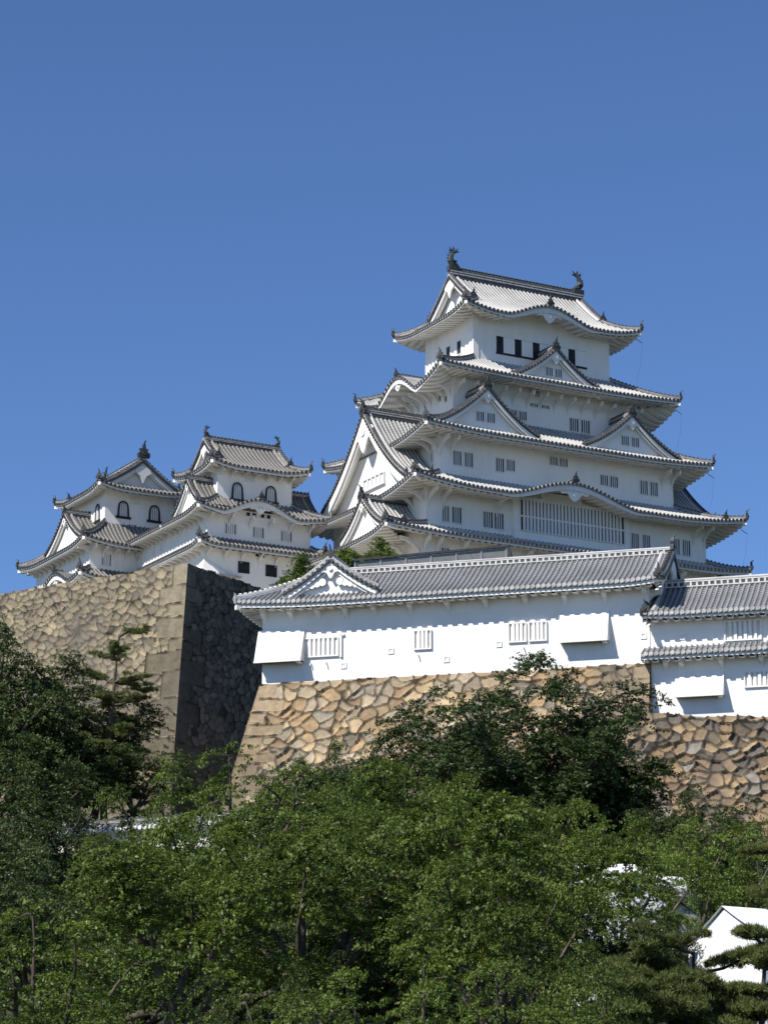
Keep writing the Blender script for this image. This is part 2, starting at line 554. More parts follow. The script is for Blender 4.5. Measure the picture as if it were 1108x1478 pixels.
def skirt_roof(parent, o, i, ze, zi, lift, wall, kit='keep', pitch=.40, bumps={}, c=.3, m=1.6, sides='SWNE', rows=9, hips=True,
               rise=.35, fin=.75, open_ends=False, sags={}, cap_r=.135, board=.15, plaster='soffit', rh=.11):
    """one hipped tier of eaves between the outer rectangle o and the inner (wall) rectangle i"""
    runs = {'W': i[0] - o[0], 'E': o[1] - i[1], 'S': i[2] - o[2], 'N': o[3] - i[3]}
    wr = {'W': wall[0] - o[0], 'E': o[1] - wall[1], 'S': wall[2] - o[2], 'N': o[3] - wall[3]}
    mb = MB()
    crests = []
    for sd in sides:
        a0, a1, xy, nrm = side_frame(o, sd)
        D = runs[sd]
        e0, e1 = (runs['W'], runs['E']) if sd in 'SN' else (runs['S'], runs['N'])
        bl = bumps.get(sd, [])
        sag = sags.get(sd, 0)
        def Z(t, s, a0=a0, a1=a1, e0=e0, e1=e1, bl=bl, sag=sag):
            z = ze + (zi - ze) * ((1 - c) * s + c * s * s)
            if sag:      # measured along the run left at this height, so that it dies out on the hips
                lo, hi = a0 + e0 * s, a1 - e1 * s
                z -= sag * max(0, 1 - abs((2 * t - lo - hi) / max(hi - lo, .1)) ** 2.5) * (1 - s)
            if not open_ends:
                q = (max(0, 1 - (t - a0) / (e0 * m)) ** 2 if e0 > .01 else 0) + (max(0, 1 - (a1 - t) / (e1 * m)) ** 2 if e1 > .01 else 0)
                z += lift * q * (1 - s) ** 1.4
            for (tc, hw, hh) in bl:
                z = max(z, ze - sag - .03 + hh * kara((t - tc) / hw) + .05 * s)
            return z
        def P(t, s, Z=Z, xy=xy, D=D):
            x, y = xy(t, s * D)
            return (x, y, Z(t, s))
        if open_ends:
            sr = lambda t: (0, 1)
        else:
            sr = lambda t, a0=a0, a1=a1, e0=e0, e1=e1: (0, max(0, min(1, (t - a0) / e0 if e0 > .01 else 1, (a1 - t) / e1 if e1 > .01 else 1)))
        tile_panel(mb, a0, a1, sr, P, pitch, rh, rows, math.hypot(D, zi - ze), kit)
        km = lambda t, bl=bl: max([kara((t - tc) / (hw * 1.15)) ** .5 if abs(t - tc) < hw * 1.15 else 0 for tc, hw, hh in bl] + [0])
        eave_edge(mb, a0, a1, lambda t, Z=Z: Z(t, 0), xy, nrm, wr[sd], kit, pitch, km, rise, cap_r=cap_r, board=board, plaster=plaster, flush=open_ends)
        if open_ends:
            for t in (a0, a1):
                x0, y0 = xy(t, 0)
                x1, y1 = xy(t, D)
                mb.add([(x0, y0, Z(t, 0)), (x1, y1, Z(t, 1)), (x1, y1, Z(t, 0) + rise - .4), (x0, y0, Z(t, 0) - .4)], [(0, 1, 2, 3)], plaster)
        for tc, hw, hh in bl:      # crest ridge of the undulating gable
            pts = [(*xy(tc, d), ze - sag + hh + .04) for d in (.05, D * .3, D * .6)]
            ridge_bar(mb, pts, .3, .3)
            crests.append((Vector(pts[0]), nrm, min(.85, hw * .14), Vector((*xy(1, 0), 0)) - Vector((*xy(0, 0), 0)), hw, hh))
    roof = mb.build('roof', parent)
    crest_parts(roof, crests)
    if hips:
        for sx, sy in (('W', 'S'), ('E', 'S'), ('W', 'N'), ('E', 'N')):
            if sx not in sides or sy not in sides:
                continue
            X0, X1 = (o[0], i[0]) if sx == 'W' else (o[1], i[1])
            Y0, Y1 = (o[2], i[2]) if sy == 'S' else (o[3], i[3])
            hp = []
            for k in range(13):
                s = k / 12
                z = ze + (zi - ze) * ((1 - c) * s + c * s * s) + lift * max(0, 1 - s / m) ** 2 * (1 - s) ** 1.4
                hp.append((X0 + (X1 - X0) * s, Y0 + (Y1 - Y0) * s, z))
            hb = MB()
            ridge_bar(hb, hp, .3, .36, kit)
            h = hb.build('hip_ridge', roof)
            rz = math.atan2(X0 - X1, -(Y0 - Y1))
            finial(roof, Vector(hp[0]) + Vector((0, 0, .05)), rz, fin)
            # white nose of the corner rafter under the eave
            nb = MB()
            dv = Vector((X0 - X1, Y0 - Y1, 0)).normalized()
            pz = Vector(hp[0]) - Vector((0, 0, .52))
            nb.sweep([pz - dv * 1.6 - Vector((0, 0, .05)), pz - dv * .05], .26, .26, 'plaster')
            nb.build('corner_rafter', roof)
    return roof

def gable_roof(parent, rect, ze, zr, lift, wall, kit='keep', pitch=.40, ends=('irimoya', 'irimoya'), g=2.0, ov=.45, bumps={}, c=.3, m=1.5,
               rows=12, rise=.3, fin=.75, ridge_h=.7, ridge_w=.5, cap_r=.135, board=.15, plaster='soffit', name='roof', face='plaster', rh=.11, back=True, ridge_style='dark', white_hip=False):
    """ridge along x; each end is a hip-and-gable, a plain gable or a hip"""
    x0, x1, y0, y1 = rect
    D = (y1 - y0) / 2
    yc = (y0 + y1) / 2
    crests = []
    G = {'irimoya': g, 'gable': 0.0, 'hip': D}
    gl, gr = G[ends[0]], G[ends[1]]
    mb = MB()
    prof = lambda d: ze + (zr - ze) * ((1 - c) * (d / D) + c * (d / D) ** 2)
    def lf(e, gg):
        return lift * max(0, 1 - e / (max(gg, 2.0) * m)) ** 2
    def Zside(t, d, bl):
        z = prof(d)
        s = d / D
        fd = max(0, 1 - d / max(g * 1.2, 1.5)) ** 1.2
        z += (lf(t - x0, gl) + lf(x1 - t, gr)) * fd
        for tc, hw, hh in bl:
            z = max(z, ze - .03 + hh * kara((t - tc) / hw) + .05 * s)
        return z
    for sd in ('S', 'N') if back else ('S',):
        a0, a1, xy, nrm = side_frame(rect, sd)
        bl = bumps.get(sd, [])
        P = lambda t, s, xy=xy, bl=bl: (*xy(t, s * D), Zside(t, s * D, bl))
        sl = math.hypot(D, zr - ze)
        tile_panel(mb, x0 + gl, x1 - gr, lambda t: (0, 1), P, pitch, rh, rows, sl, kit)
        if gl:
            tile_panel(mb, x0, x0 + gl, lambda t: (0, min(1, (t - x0) / D)), P, pitch, rh, rows, sl, kit)
        if gr:
            tile_panel(mb, x1 - gr, x1, lambda t: (0, min(1, (x1 - t) / D)), P, pitch, rh, rows, sl, kit)
        if ends[0] == 'irimoya':
            tile_panel(mb, x0 + gl - ov, x0 + gl, lambda t: (gl / D, 1), P, pitch, rh, rows, sl, kit)
        if ends[1] == 'irimoya':
            tile_panel(mb, x1 - gr, x1 - gr + ov, lambda t: (gr / D, 1), P, pitch, rh, rows, sl, kit)
        km = lambda t, bl=bl: max([kara((t - tc) / (hw * 1.15)) ** .5 if abs(t - tc) < hw * 1.15 else 0 for tc, hw, hh in bl] + [0])
        eave_edge(mb, x0, x1, lambda t, bl=bl: Zside(t, 0, bl), xy, nrm, (wall[2] - y0) if sd == 'S' else (y1 - wall[3]), kit, pitch, km, rise, cap_r=cap_r, board=board, plaster=plaster)
        for tc, hw, hh in bl:
            ridge_bar(mb, [(*xy(tc, d), ze + hh + .04) for d in (.05, D * .25, D * .45)], .3, .3)
            crests.append((Vector((*xy(tc, .05), ze + hh + .04)), nrm, min(1.0, hw * .17), Vector((*xy(1, 0), 0)) - Vector((*xy(0, 0), 0)), hw, hh))
    for e, sd, gg in ((ends[0], 'W', gl), (ends[1], 'E', gr)):
        if e == 'gable':
            continue
        a0, a1, xy, nrm = side_frame(rect, sd)
        def Ze(t, d, gg=gg):
            fd = max(0, 1 - d / max(g * 1.2, 1.5)) ** 1.2
            return prof(d) + (lf(t - y0, gg) + lf(y1 - t, gg)) * fd
        P = lambda t, s, xy=xy, Ze=Ze: (*xy(t, s * D), Ze(t, s * D))
        tile_panel(mb, y0, y1, lambda t, gg=gg: (0, max(0, min(gg / D, (t - y0) / D, (y1 - t) / D))), P, pitch, rh, max(5, rows // 2), math.hypot(D, zr - ze), kit)
        eave_edge(mb, y0, y1, lambda t, Ze=Ze: Ze(t, 0), xy, nrm, (wall[0] - x0) if sd == 'W' else (x1 - wall[1]), kit, pitch, lambda t: 0, rise, cap_r=cap_r, board=board, plaster=plaster)
    roof = mb.build(name, parent)
    crest_parts(roof, crests)
    # hips, verges and gable walls
    for e, gg, xs, sg in ((ends[0], gl, x0, 1), (ends[1], gr, x1, -1)):
        for ys, yg in ((y0, 1), (y1, -1)):
            if gg:
                hp = []
                for k in range(11):
                    d = gg * k / 10
                    hp.append((xs + sg * d, ys + yg * d, prof(d) + lf(d, gg) * max(0, 1 - d / max(g * 1.2, 1.5)) ** 1.2))
                hb = MB()
                ridge_bar(hb, hp, .28, .34, kit)
                hb.build('hip_ridge', roof)
                finial(roof, Vector(hp[0]) + Vector((0, 0, .05)), math.atan2(-sg, yg), fin * (.6 if kit == 'new' else 1), 'edge' if kit == 'new' else 'bronze')
                nb = MB()
                dv = Vector((-sg, -yg, 0)).normalized()
                pz = Vector(hp[0]) - Vector((0, 0, .52))
                nb.sweep([pz - dv * 1.6, pz - dv * .05], .26, .26, 'plaster')
                nb.build('corner_rafter', roof)
            if e != 'hip':
                vx = xs + sg * (gg - (ov if gg else 0) + .18)
                vp = [(vx, ys + yg * (gg + (D - gg) * k / 10), prof(gg + (D - gg) * k / 10) + .04) for k in range(11)]
                hb = MB()
                ridge_bar(hb, vp, .34, .32, kit if white_hip else 'keep')
                v2 = [(p[0] + sg * .55, p[1], p[2]) for p in vp]
                hb.sweep(v2, .26, .2, 'rib_' + kit, round_=True)
                for k in range(1, len(vp) * 2):
                    u = k / (len(vp) * 2)
                    q = Vector(vp[0]).lerp(Vector(vp[-1]), u)
                    d = gg + (D - gg) * u
                    hb.disc((vx - sg * .14, ys + yg * d, prof(d) - .02), (-sg, 0, 0), cap_r, .08, 'cap')
                hb.build('verge_ridge', roof)
                finial(roof, Vector(vp[0]) + Vector((sg * .1, -yg * .05, .1)), 0 if yg > 0 else math.pi, fin)
        if e != 'hip':
            gx = xs + sg * (gg + .25 if gg else .6)
            wb = MB()
            N = 12
            ys_ = [y0 + gg + (y1 - y0 - 2 * gg) * k / N for k in range(N + 1)]
            top = [(gx, y, prof(min(y - y0, y1 - y)) - .1) for y in ys_]
            base = [(gx, y, prof(gg) - .3) for y in ys_]
            wb.grid([top, base], face, flip=sg < 0)
            bx = xs + sg * (gg - (ov if gg else 0) + .12)
            for off, th_, xo in ((-.02, .5, 0), (-.52, .16, .2)):
                lo = [(bx + sg * xo, y, prof(min(y - y0, y1 - y)) + off - th_) for y in ys_]
                hi = [(bx + sg * xo, y, prof(min(y - y0, y1 - y)) + off) for y in ys_]
                lo2 = [(p[0] + sg * .2, p[1], p[2]) for p in lo]
                wb.grid([hi, lo, lo2], face, flip=sg < 0)
            under = [(bx, y, prof(min(y - y0, y1 - y)) - .06) for y in ys_]
            wb.grid([under, top], face)
            # pendant under the peak
            pw = .42 * min(1.6, max(.8, (D - gg) / 2.2))
            wb.prism([(-pw, 0), (-pw * 1.2, -pw * .5), (-pw * .5, -pw * .9), (0, -pw * 1.9), (pw * .5, -pw * .9), (pw * 1.2, -pw * .5), (pw, 0), (0, pw * .5)],
                     (bx - sg * .02, yc, zr - .75), (0, 1, 0), (0, 0, 1), (.07, 0, 0), face)
            wb.build('gable_wall', roof)
    rb = MB()
    rl = x0 + (gl - (ov if ends[0] == 'irimoya' else 0) if ends[0] != 'hip' else gl) + .05
    rr = x1 - (gr - (ov if ends[1] == 'irimoya' else 0) if ends[1] != 'hip' else gr) - .05
    if ridge_style == 'dark':
        ridge_bar(rb, [(rl, yc, zr), (rr, yc, zr)], ridge_w, ridge_h)
    else:
        plaster_ridge(rb, (rl, yc, zr - .05), (rr, yc, zr - .05), ridge_w, ridge_h)
    rb.build('main_ridge', roof)
    return roof, (rl, yc, zr), (rr, yc, zr)

def plaster_ridge(mb, a, b, w, h):
    """ridge of grey tile courses with a row of white plaster cells"""
    a, b = Vector(a), Vector(b)
    L = (b - a).length
    up = Vector((0, 0, 1))
    mb.sweep([a - up * .1, b - up * .1], w, h * .9 + .1, 'ridge')
    mb.sweep([a + up * h * .12, b + up * h * .12], w * 1.15, h * .13, 'ridge_white')
    mb.sweep([a + up * h * .68, b + up * h * .68], w * 1.2, h * .14, 'ridge_white')
    mb.sweep([a + up * h * .85, b + up * h * .85], w * .8, h * .35, 'rib_new', round_=True)
    n = int(L / .36)
    for k in range(n):
        p = a.lerp(b, (k + .5) / n) + up * h * .25
        d = (b - a).normalized() * .06
        mb.sweep([p - d, p + d], w * 1.14, h * .44, 'ridge_white')

def dormer(parent, rect, side, tc, hw, zf, zp, d0, d1, kit='keep', pitch=.40, windows=2, face='plaster', c=.42, board=.5, inset=.55, fin=.9, rows=10,
           ridge_h=.45, win=(.62, .75), white_ridge=False, name='gable', pendant=.45, wz=None):
    """triangular gable standing on an eave: concave tiled slopes, white bargeboards, recessed wall"""
    a0, a1, xy, nrm = side_frame(rect, side)
    H = zp - zf
    f = lambda u: zp - H * ((1 + c) * u - c * u * u)
    mb = MB()
    V = lambda t, d, z: Vector((*xy(t, d), z))
    for sg in (-1, 1):
        P = lambda dd, u, sg=sg: tuple(V(tc + sg * hw * u, dd, f(u)))
        tile_panel(mb, d0, d1, lambda t: (0, 1), P, pitch, .1, rows, math.hypot(hw, H), kit)
        us = [k / 14 for k in range(15)]
        # bargeboards: broad outer, narrow inner, then the recessed wall
        for off, th_, dd in ((-.04, board, d0 + .1), (-.04 - board, .16, d0 + .26)):
            hi = [V(tc + sg * hw * u, dd, f(u) + off) for u in us]
            lo = [V(tc + sg * hw * u, dd, f(u) + off - th_ * (1 - .25 * (1 - u))) for u in us]
            lo2 = [V(tc + sg * hw * u, dd + .14, f(u) + off - th_ * (1 - .25 * (1 - u))) for u in us]
            lo3 = [V(tc + sg * hw * u, d0 + inset, f(u) - .12) for u in us]
            mb.grid([hi, lo, lo2, lo3], face)
        mb.grid([[V(tc + sg * hw * u, d0, f(u) + .02) for u in us], [V(tc + sg * hw * u, d0, f(u) - .1) for u in us], [V(tc + sg * hw * u, d0 + .1, f(u) - .1) for u in us]], 'cap')
        mb.grid([[V(tc + sg * hw * u, d0 + inset, f(u) - .1) for u in us], [V(tc + sg * hw * u, d0 + inset, zf - .6) for u in us]], face)
        L = math.hypot(hw, H)
        n = int(L / .34)
        for k in range(n):
            u = (k + .5) / n
            mb.disc(V(tc + sg * hw * u, d0 + .03, f(u) + .03), nrm, .12, .09, 'cap')
    g = mb.build(name, parent)
    for sg in (-1, 1):
        vb = MB()
        pts = [V(tc + sg * hw * u, d0 + .22, f(u) + .05) for u in [k / 12 for k in range(13)]]
        if white_ridge:
            vb.sweep([p - Vector((0, 0, .05)) for p in pts], .3, .2, 'rib_new')
            vb.sweep([p + Vector((0, 0, .12)) for p in pts], .24, .12, 'plaster_new', round_=True)
            for k in range(24):
                u = (k + .5) / 24
                q = V(tc + sg * hw * u, d0 + .2, f(u) + .2)
                vb.disc(q, nrm, .13, .2, 'rib_new')
        else:
            ridge_bar(vb, pts, .3, .3)
        pts2 = [p - nrm * .5 for p in pts]
        vb.sweep(pts2, .24, .2, 'rib_' + kit, round_=True)
        vb.build('verge_ridge', g)
        e = V(tc + sg * hw * .97, d0 + .25, f(.97) + .1)
        rz = math.atan2(nrm.x, -nrm.y)
        finial(g, e, rz + sg * rad(60), fin * .55)
    rb = MB()
    if white_ridge:
        plaster_ridge(rb, V(tc, d0 + .1, zp), V(tc, d1, zp), .36, ridge_h)
    else:
        ridge_bar(rb, [V(tc, d0 + .05, zp), V(tc, d1, zp)], .4, ridge_h)
    rb.build('ridge', g)
    finial(g, V(tc, d0 + .1, zp + .05), math.atan2(nrm.x, -nrm.y), fin)
    ax = Vector((*xy(1, 0), 0)) - Vector((*xy(0, 0), 0))
    # hanging ornament
    pb = MB()
    q = pendant
    pb.prism([(-q * .5, q * .6), (-q * 1.1, q * .2), (-q * 1.3, -q * .3), (-q * .6, -q * .45), (-q * .25, -q * 1.1), (0, -q * 1.35), (q * .25, -q * 1.1), (q * .6, -q * .45),
              (q * 1.3, -q * .3), (q * 1.1, q * .2), (q * .5, q * .6)], V(tc, d0 + .2, zp - board - q * .5), ax, (0, 0, 1), nrm * .09, face)
    pb.disc(V(tc, d0 + .12, zp - board - q * .45), nrm, q * .3, .12, face, 8)
    pb.build('pendant_ornament', g)
    if windows:
        ww, wh = win
        for k in range(windows):
            t = tc + (k - (windows - 1) / 2) * ww * 1.5
            lattice_window(g, xy, nrm, ax, d0 + inset, t, (zf + .22 * H if wz is None else wz), ww, wh, 3)
    return g

# ------------------------------------------------------------------ windows
def lattice_window(parent, xy, nrm, ax, d, tc, z0, w, h, bars, frame='lattice', proud=.07, mid=False, back='dark', barw=None, name='window'):
    """dark opening, plaster frame and upright plaster bars, on a wall at inward distance d"""
    mb = MB()
    o = Vector((*xy(tc, d), z0))
    def bx(a0, a1, b0, b1, p0, p1, mat):
        vs = []
        for b in (b0, b1):
            for a, p in ((a0, p1), (a1, p1), (a1, p0), (a0, p0)):
                vs.append(o + ax * a + Vector((0, 0, b)) + nrm * p)
        mb.add(vs, [(0, 3, 2, 1), (4, 5, 6, 7), (0, 1, 5, 4), (1, 2, 6, 5), (2, 3, 7, 6), (3, 0, 4, 7)], mat)
    bx(-w / 2, w / 2, 0, h, -.05, .012, back)
    fw = .07
    bx(-w / 2 - fw, -w / 2, -fw, h + fw, -.05, proud, frame)
    bx(w / 2, w / 2 + fw, -fw, h + fw, -.05, proud, frame)
    bx(-w / 2, w / 2, h, h + fw, -.05, proud - .004, frame)
    bx(-w / 2, w / 2, -fw, 0, -.05, proud - .004, frame)
    bw = barw or .72 * w / (bars * 2 + 1)
    for k in range(bars):
        a = -w / 2 + w * (k + 1) / (bars + 1)
        bx(a - bw / 2, a + bw / 2, 0, h, .013, proud - .012, frame)
    if mid:
        bx(-w / 2, w / 2, h * mid - .07, h * mid + .07, .013, proud - .004, frame)
    return mb.build(name, parent)

def arch_window(parent, xy, nrm, ax, d, tc, z0, w, h):
    """bell-shaped window with a black frame and a black sill"""
    o = Vector((*xy(tc, d), z0))
    half = [(.5, 0), (.47, .4), (.43, .68), (.37, .84), (.26, .94), (.12, .985), (0, 1.02)]
    pts = [(a * w, b * h) for a, b in half] + [(-a * w, b * h) for a, b in half[-2::-1]]
    mb = MB()
    mb.prism(pts, o + nrm * 0.0, ax, (0, 0, 1), nrm * .02, 'plaster')
    mb.prism([(a * .82, b * .9) for a, b in pts], o + nrm * 0.012 + Vector((0, 0, .03)), ax, (0, 0, 1), nrm * .02, 'arch_pane')
    n = len(pts)
    for k in range(n - 1):
        a, b = pts[k], pts[k + 1]
        mb.sweep([o + ax * a[0] + Vector((0, 0, a[1])), o + ax * b[0] + Vector((0, 0, b[1]))], .13, .09, 'black', up=nrm)
    for k in range(4):
        a = w * (-.27 + .18 * k)
        mb.sweep([o + ax * a + nrm * .02, o + ax * a + Vector((0, 0, h * .84)) + nrm * .02], w * .09, .03, 'lattice', up=nrm)
    mb.sweep([o - ax * w * .72 - Vector((0, 0, .1)), o + ax * w * .72 - Vector((0, 0, .1))], .2, .14, 'black', up=nrm)
    return mb.build('window', parent)

BR = {}
def bracket(parent, loc, rz, reach, drop, w=.2, mat='soffit'):
    """curved plaster strut from the wall out to the eave; outward is local -y"""
    key = (round(reach, 2), round(drop, 2), w, mat)
    if key not in BR:
        mb = MB()
        N = 6
        outer, inner = [], []
        for k in range(N + 1):
            a = k / N
            y = -reach * (1 - math.cos(a * math.pi / 2))
            z = -drop + drop * math.sin(a * math.pi / 2)
            inner.append((y, z - .16 - .04 * a))
            outer.append((y + .02, z + .14))
        poly = inner + [(-reach, .12), (0.0, .12)]
        poly = [(0.05, -drop - .25)] + inner + [(-reach - .1, .14), (0.05, .14)] if drop < .7 else [(0.05, -drop - .3)] + inner + [(-reach - .12, .16)] + outer[::-1] + [(.05, -drop + .2)]
        mb.prism(poly, (0, 0, 0), (0, 1, 0), (0, 0, 1), (w / 2, 0, 0), mat)
        o = mb.build('bracket', parent)
        o.location, o.rotation_euler = loc, (0, 0, rz)
        BR[key] = o
        return o
    return link_copy(BR[key], parent, loc, rz)

def brackets(parent, rect, side, ts, z, reach, drop, w=.2, mat='soffit'):
    a0, a1, xy, nrm = side_frame(rect, side)
    rz = math.atan2(nrm.x, -nrm.y)
    for t in ts:
        bracket(parent, (*xy(t, 0), z), rz, reach, drop, w, mat)

def wall_box(parent, rect, z0, z1, mat='plaster', flare=None):
    mb = MB()
    x0, x1, y0, y1 = rect
    mb.box(x0, x1, y0, y1, z0, z1, mat)
    return mb.build('wall', parent)

def on_side(rect, side):
    a0, a1, xy, nrm = side_frame(rect, side)
    ax = Vector((*xy(1, 0), 0)) - Vector((*xy(0, 0), 0))
    if side in 'N':
        pass
    return xy, nrm, ax

def fish(parent, loc, rz, h):
    """roof-ridge fish ornament: head down on the ridge, body arching up, forked tail; head faces local +x"""
    mb = MB()
    path = [(.30, .10), (.16, .16), (0, .22), (-.10, .36), (-.10, .52), (-.02, .66), (.06, .78), (.08, .86)]
    rr = [.07, .13, .16, .15, .12, .09, .06, .03]
    mb.tube([(a * h, 0, b * h) for a, b in path], [r * h for r in rr], 'bronze', 8)
    mb.prism([(.06, .80), (-.16, .98), (-.10, .86), (-.2, .84), (0, .74)], (0, 0, 0), (h, 0, 0), (0, 0, h), (0, .025 * h, 0), 'bronze')
    mb.prism([(.06, .80), (.30, 1.0), (.22, .86), (.34, .82), (.1, .72)], (0, 0, 0), (h, 0, 0), (0, 0, h), (0, .025 * h, 0), 'bronze')
    mb.prism([(.02, .78), (.02, 1.06), (.12, .9)], (0, 0, 0), (h, 0, 0), (0, 0, h), (0, .02 * h, 0), 'bronze')
    for a, b in ((-.2, .28), (-.24, .42), (-.22, .56), (-.13, .68)):
        mb.prism([(a + .1, b - .06), (a - .07, b + .06), (a + .1, b + .06)], (0, 0, 0), (h, 0, 0), (0, 0, h), (0, .02 * h, 0), 'bronze')
    for s in (-1, 1):
        mb.prism([(0, 0), (.16, .16), (.02, .22), (-.1, .1)], (-.02 * h, s * .14 * h, .2 * h), (h * .8, 0, 0), (0, s * h * .5, h * .6), (.015 * h, 0, 0), 'bronze')
    mb.box(-.22 * h, .3 * h, -.13 * h, .13 * h, -.12 * h, .12 * h, 'bronze')
    o = mb.build('fish_ornament', parent)
    o.location, o.rotation_euler = loc, (0, 0, rz)
    return o

ANG = rad(29.43)
# ------------------------------------------------------------------ main keep
def build_keep():
    K = thing('main_keep', 'tallest white castle keep with five tiers of curved pale roofs', 'castle keep', (11.67, 235, 0), ANG)
    Z0 = 55.0
    R1 = (-8.98, 8.98, -6.18, 6.18)
    W6 = (-6.96, 6.96, -4.05, 4.05)
    R2 = (-12.17, 12.17, -7.29, 7.29)
    W5 = (-9.4, 9.4, -4.7, 4.7)
    R3 = (-14.42, 14.42, -8.75, 8.95)
    W3 = (-11.78, 11.78, -6.32, 6.5)
    R4 = (-16.5, 16.5, -10.49, 10.49)
    W2 = (-13.92, 13.92, -7.91, 7.91)
    R5 = (-18.8, 17.3, -9.8, 10.5)
    W1 = (-14.6, 14.3, -8.3, 8.3)
    # storey walls
    w6 = wall_box(K, W6, 72.6, 79.6)
    w5 = wall_box(K, W5, 66.4, 73.6)
    w3 = wall_box(K, W3, 61.2, 67.9)
    w2 = wall_box(K, W2, 57.0, 62.4)
    w1 = wall_box(K, W1, 50.0, 58.2)
    # roofs
    r1, p0, p1 = gable_roof(K, R1, 78.58, 83.35, .64, W6, g=2.55, ov=.5, bumps={'S': [(-.4, 4.6, 1.3)], 'N': [(-.4, 4.6, 1.3)]}, c=.28, ridge_h=.85, ridge_w=.55)
    fish(K, (p0[0] + .35, 0, p0[2] + .75), 0, 2.0)
    fish(K, (p1[0] - .35, 0, p1[2] + .75), math.pi, 2.0)
    r2 = skirt_roof(K, R2, W6, 72.70, 74.75, .28, W5, sags={'W': 1.2, 'E': 1.2}, bumps={'W': [(.2, 3.9, 1.9)], 'E': [(.2, 3.9, 1.9)]})
    r3 = skirt_roof(K, R3, W5, 66.78, 69.3, .38, W3, sags={'W': .5, 'E': .5})
    r4 = skirt_roof(K, R4, W3, 61.42, 63.4, .66, W2, sags={'W': .3, 'E': .3}, bumps={'S': [(-1.0, 6.7, 1.55)]})
    r5 = skirt_roof(K, R5, W2, 57.42, 58.4, .38, W1, sags={'W': .4, 'E': .4})
    for x, y, z in ((-14.7, -10.15, 61.75), (14.5, -10.15, 61.75)):
        finial(r4, (x, y, z), 0, .85)
    for x, y, z in ((-16.9, -9.45, 57.72),):
        finial(r5, (x, y, z), 0, .8)
    # gables
    dormer(K, R2, 'S', -.25, 4.5, 72.85, 75.85, .55, 4.6)
    dormer(K, R3, 'S', -8.0, 5.0, 67.2, 70.85, .6, 5.5, win=(.7, .8))
    dormer(K, R3, 'S', 6.5, 5.0, 67.2, 70.6, .6, 5.5, win=(.7, .8))
    dormer(K, R4, 'W', -.2, 7.3, 62.35, 69.5, .85, 8.0, windows=0, board=.95, inset=1.2, c=.4, fin=1.1, rows=16, ridge_h=.7, pendant=1.35, name='great_gable')
    dormer(K, R4, 'E', -.2, 7.3, 62.35, 69.5, .85, 8.0, windows=0, board=.95, inset=1.2, c=.4, fin=1.1, rows=16, ridge_h=.7, pendant=1.35, name='great_gable')
    dormer(K, R5, 'W', -4.7, 3.5, 57.9, 60.7, .5, 5.0, windows=0, board=.4, fin=1.0, pendant=.4)
    gxy, gn, gax = on_side((-14.55, 14.55, -10, 10), 'W')
    g = [o for o in K.children if o.name.startswith('great_gable')][0]
    lattice_window(g, gxy, gn, gax, 0, -.4, 63.2, 3.4, .9, 4, back='lattice', barw=.2, proud=.14)
    # top storey: long opening with white shutters
    xy, nrm, ax = on_side(W6, 'S')
    def band(d0, t0, t1, z0, z1, n):
        mb = MB()
        mb.box(t0, t1, W6[2] - .02, W6[2] + .1, z0, z1, 'dark')
        mb.box(t0 - .05, t1 + .05, W6[2] - .1, W6[2] + .1, z0 - .16, z0, 'black')
        mb.box(t0 - .05, t1 + .05, W6[2] - .07, W6[2] + .1, z1, z1 + .1, 'plaster')
        p = (t1 - t0) / n
        for k in range(n):
            mb.box(t0 + (k + .38) * p, t0 + (k + .99) * p, W6[2] - .055, W6[2] + .08, z0 + .02, z1 - .02, 'plaster')
        return mb.build('window', w6)
    band(0, -4.65, 4.5, 75.65, 77.1, 5)
    xy, nrm, ax = on_side(W6, 'W')
    for t in (-1.75, .05):
        lattice_window(w6, xy, nrm, ax, 0, t, 75.75, .62, 1.15, 0)
    # corner pilaster strip on top storey
    pb = MB()
    pb.box(W6[0] - .04, W6[0] + .5, W6[2] - .05, W6[2] + .5, 74.2, 78.7, 'plaster')
    pb.build('corner_post', w6)
    def row(w, rect, side, items, bars=3, **k):
        xy, nrm, ax = on_side(rect, side)
        for tc, z0, ww, h in items:
            lattice_window(w, xy, nrm, ax, 0, tc, z0, ww, h, bars, **k)
    row(w5, W5, 'S', [(2.7, 69.45, .85, 1.15), (3.85, 69.45, .85, 1.15), (-3.5, 69.7, .7, .75), (-2.5, 69.7, .7, .75), (-1.35, 71.05, .75, .3), (-.2, 71.05, .75, .3),
                      (-1.6, 72.0, .35, .5), (-1.0, 72.0, .35, .5)])
    row(w3, W3, 'S', [(-10.0, 64.3, .75, 1.2), (-8.9, 64.3, .75, 1.2), (-5.85, 64.3, .75, 1.15), (-4.8, 64.5, .75, .95), (-.5, 65.6, .75, .7), (.5, 65.6, .75, .7), (4.6, 64.5, .75, .9), (5.6, 64.45, .75, .95),
                      (8.7, 64.25, .72, 1.2), (9.75, 64.25, .72, 1.2)])
    row(w2, W2, 'S', [(-12.1, 58.85, .6, 1.32), (-11.05, 58.85, .85, 1.32), (-8.05, 58.85, .85, 1.32), (-7.0, 58.85, .85, 1.32), (6.55, 58.85, .7, 1.3), (7.7, 58.85, .7, 1.3), (10.75, 58.85, .75, 1.35), (11.85, 58.85, .75, 1.35)])
    row(w5, W5, 'W', [(-3.6, 70.6, .3, .5), (-2.6, 70.9, .3, .5)], bars=0)
    row(w3, W3, 'W', [(-5.3, 64.6, .35, .8)], bars=1)
    row(w1, W1, 'S', [(-12.4, 56.2, .7, .3), (-7.5, 56.2, .7, .3)], bars=2)
    # great lattice bay on the second storey
    mb = MB()
    mb.box(-5.75, 5.7, -8.28, -7.8, 58.0, 61.85, 'plaster')
    mb.box(-3.0, 1.0, -8.24, -7.8, 61.86, 62.5, 'plaster')
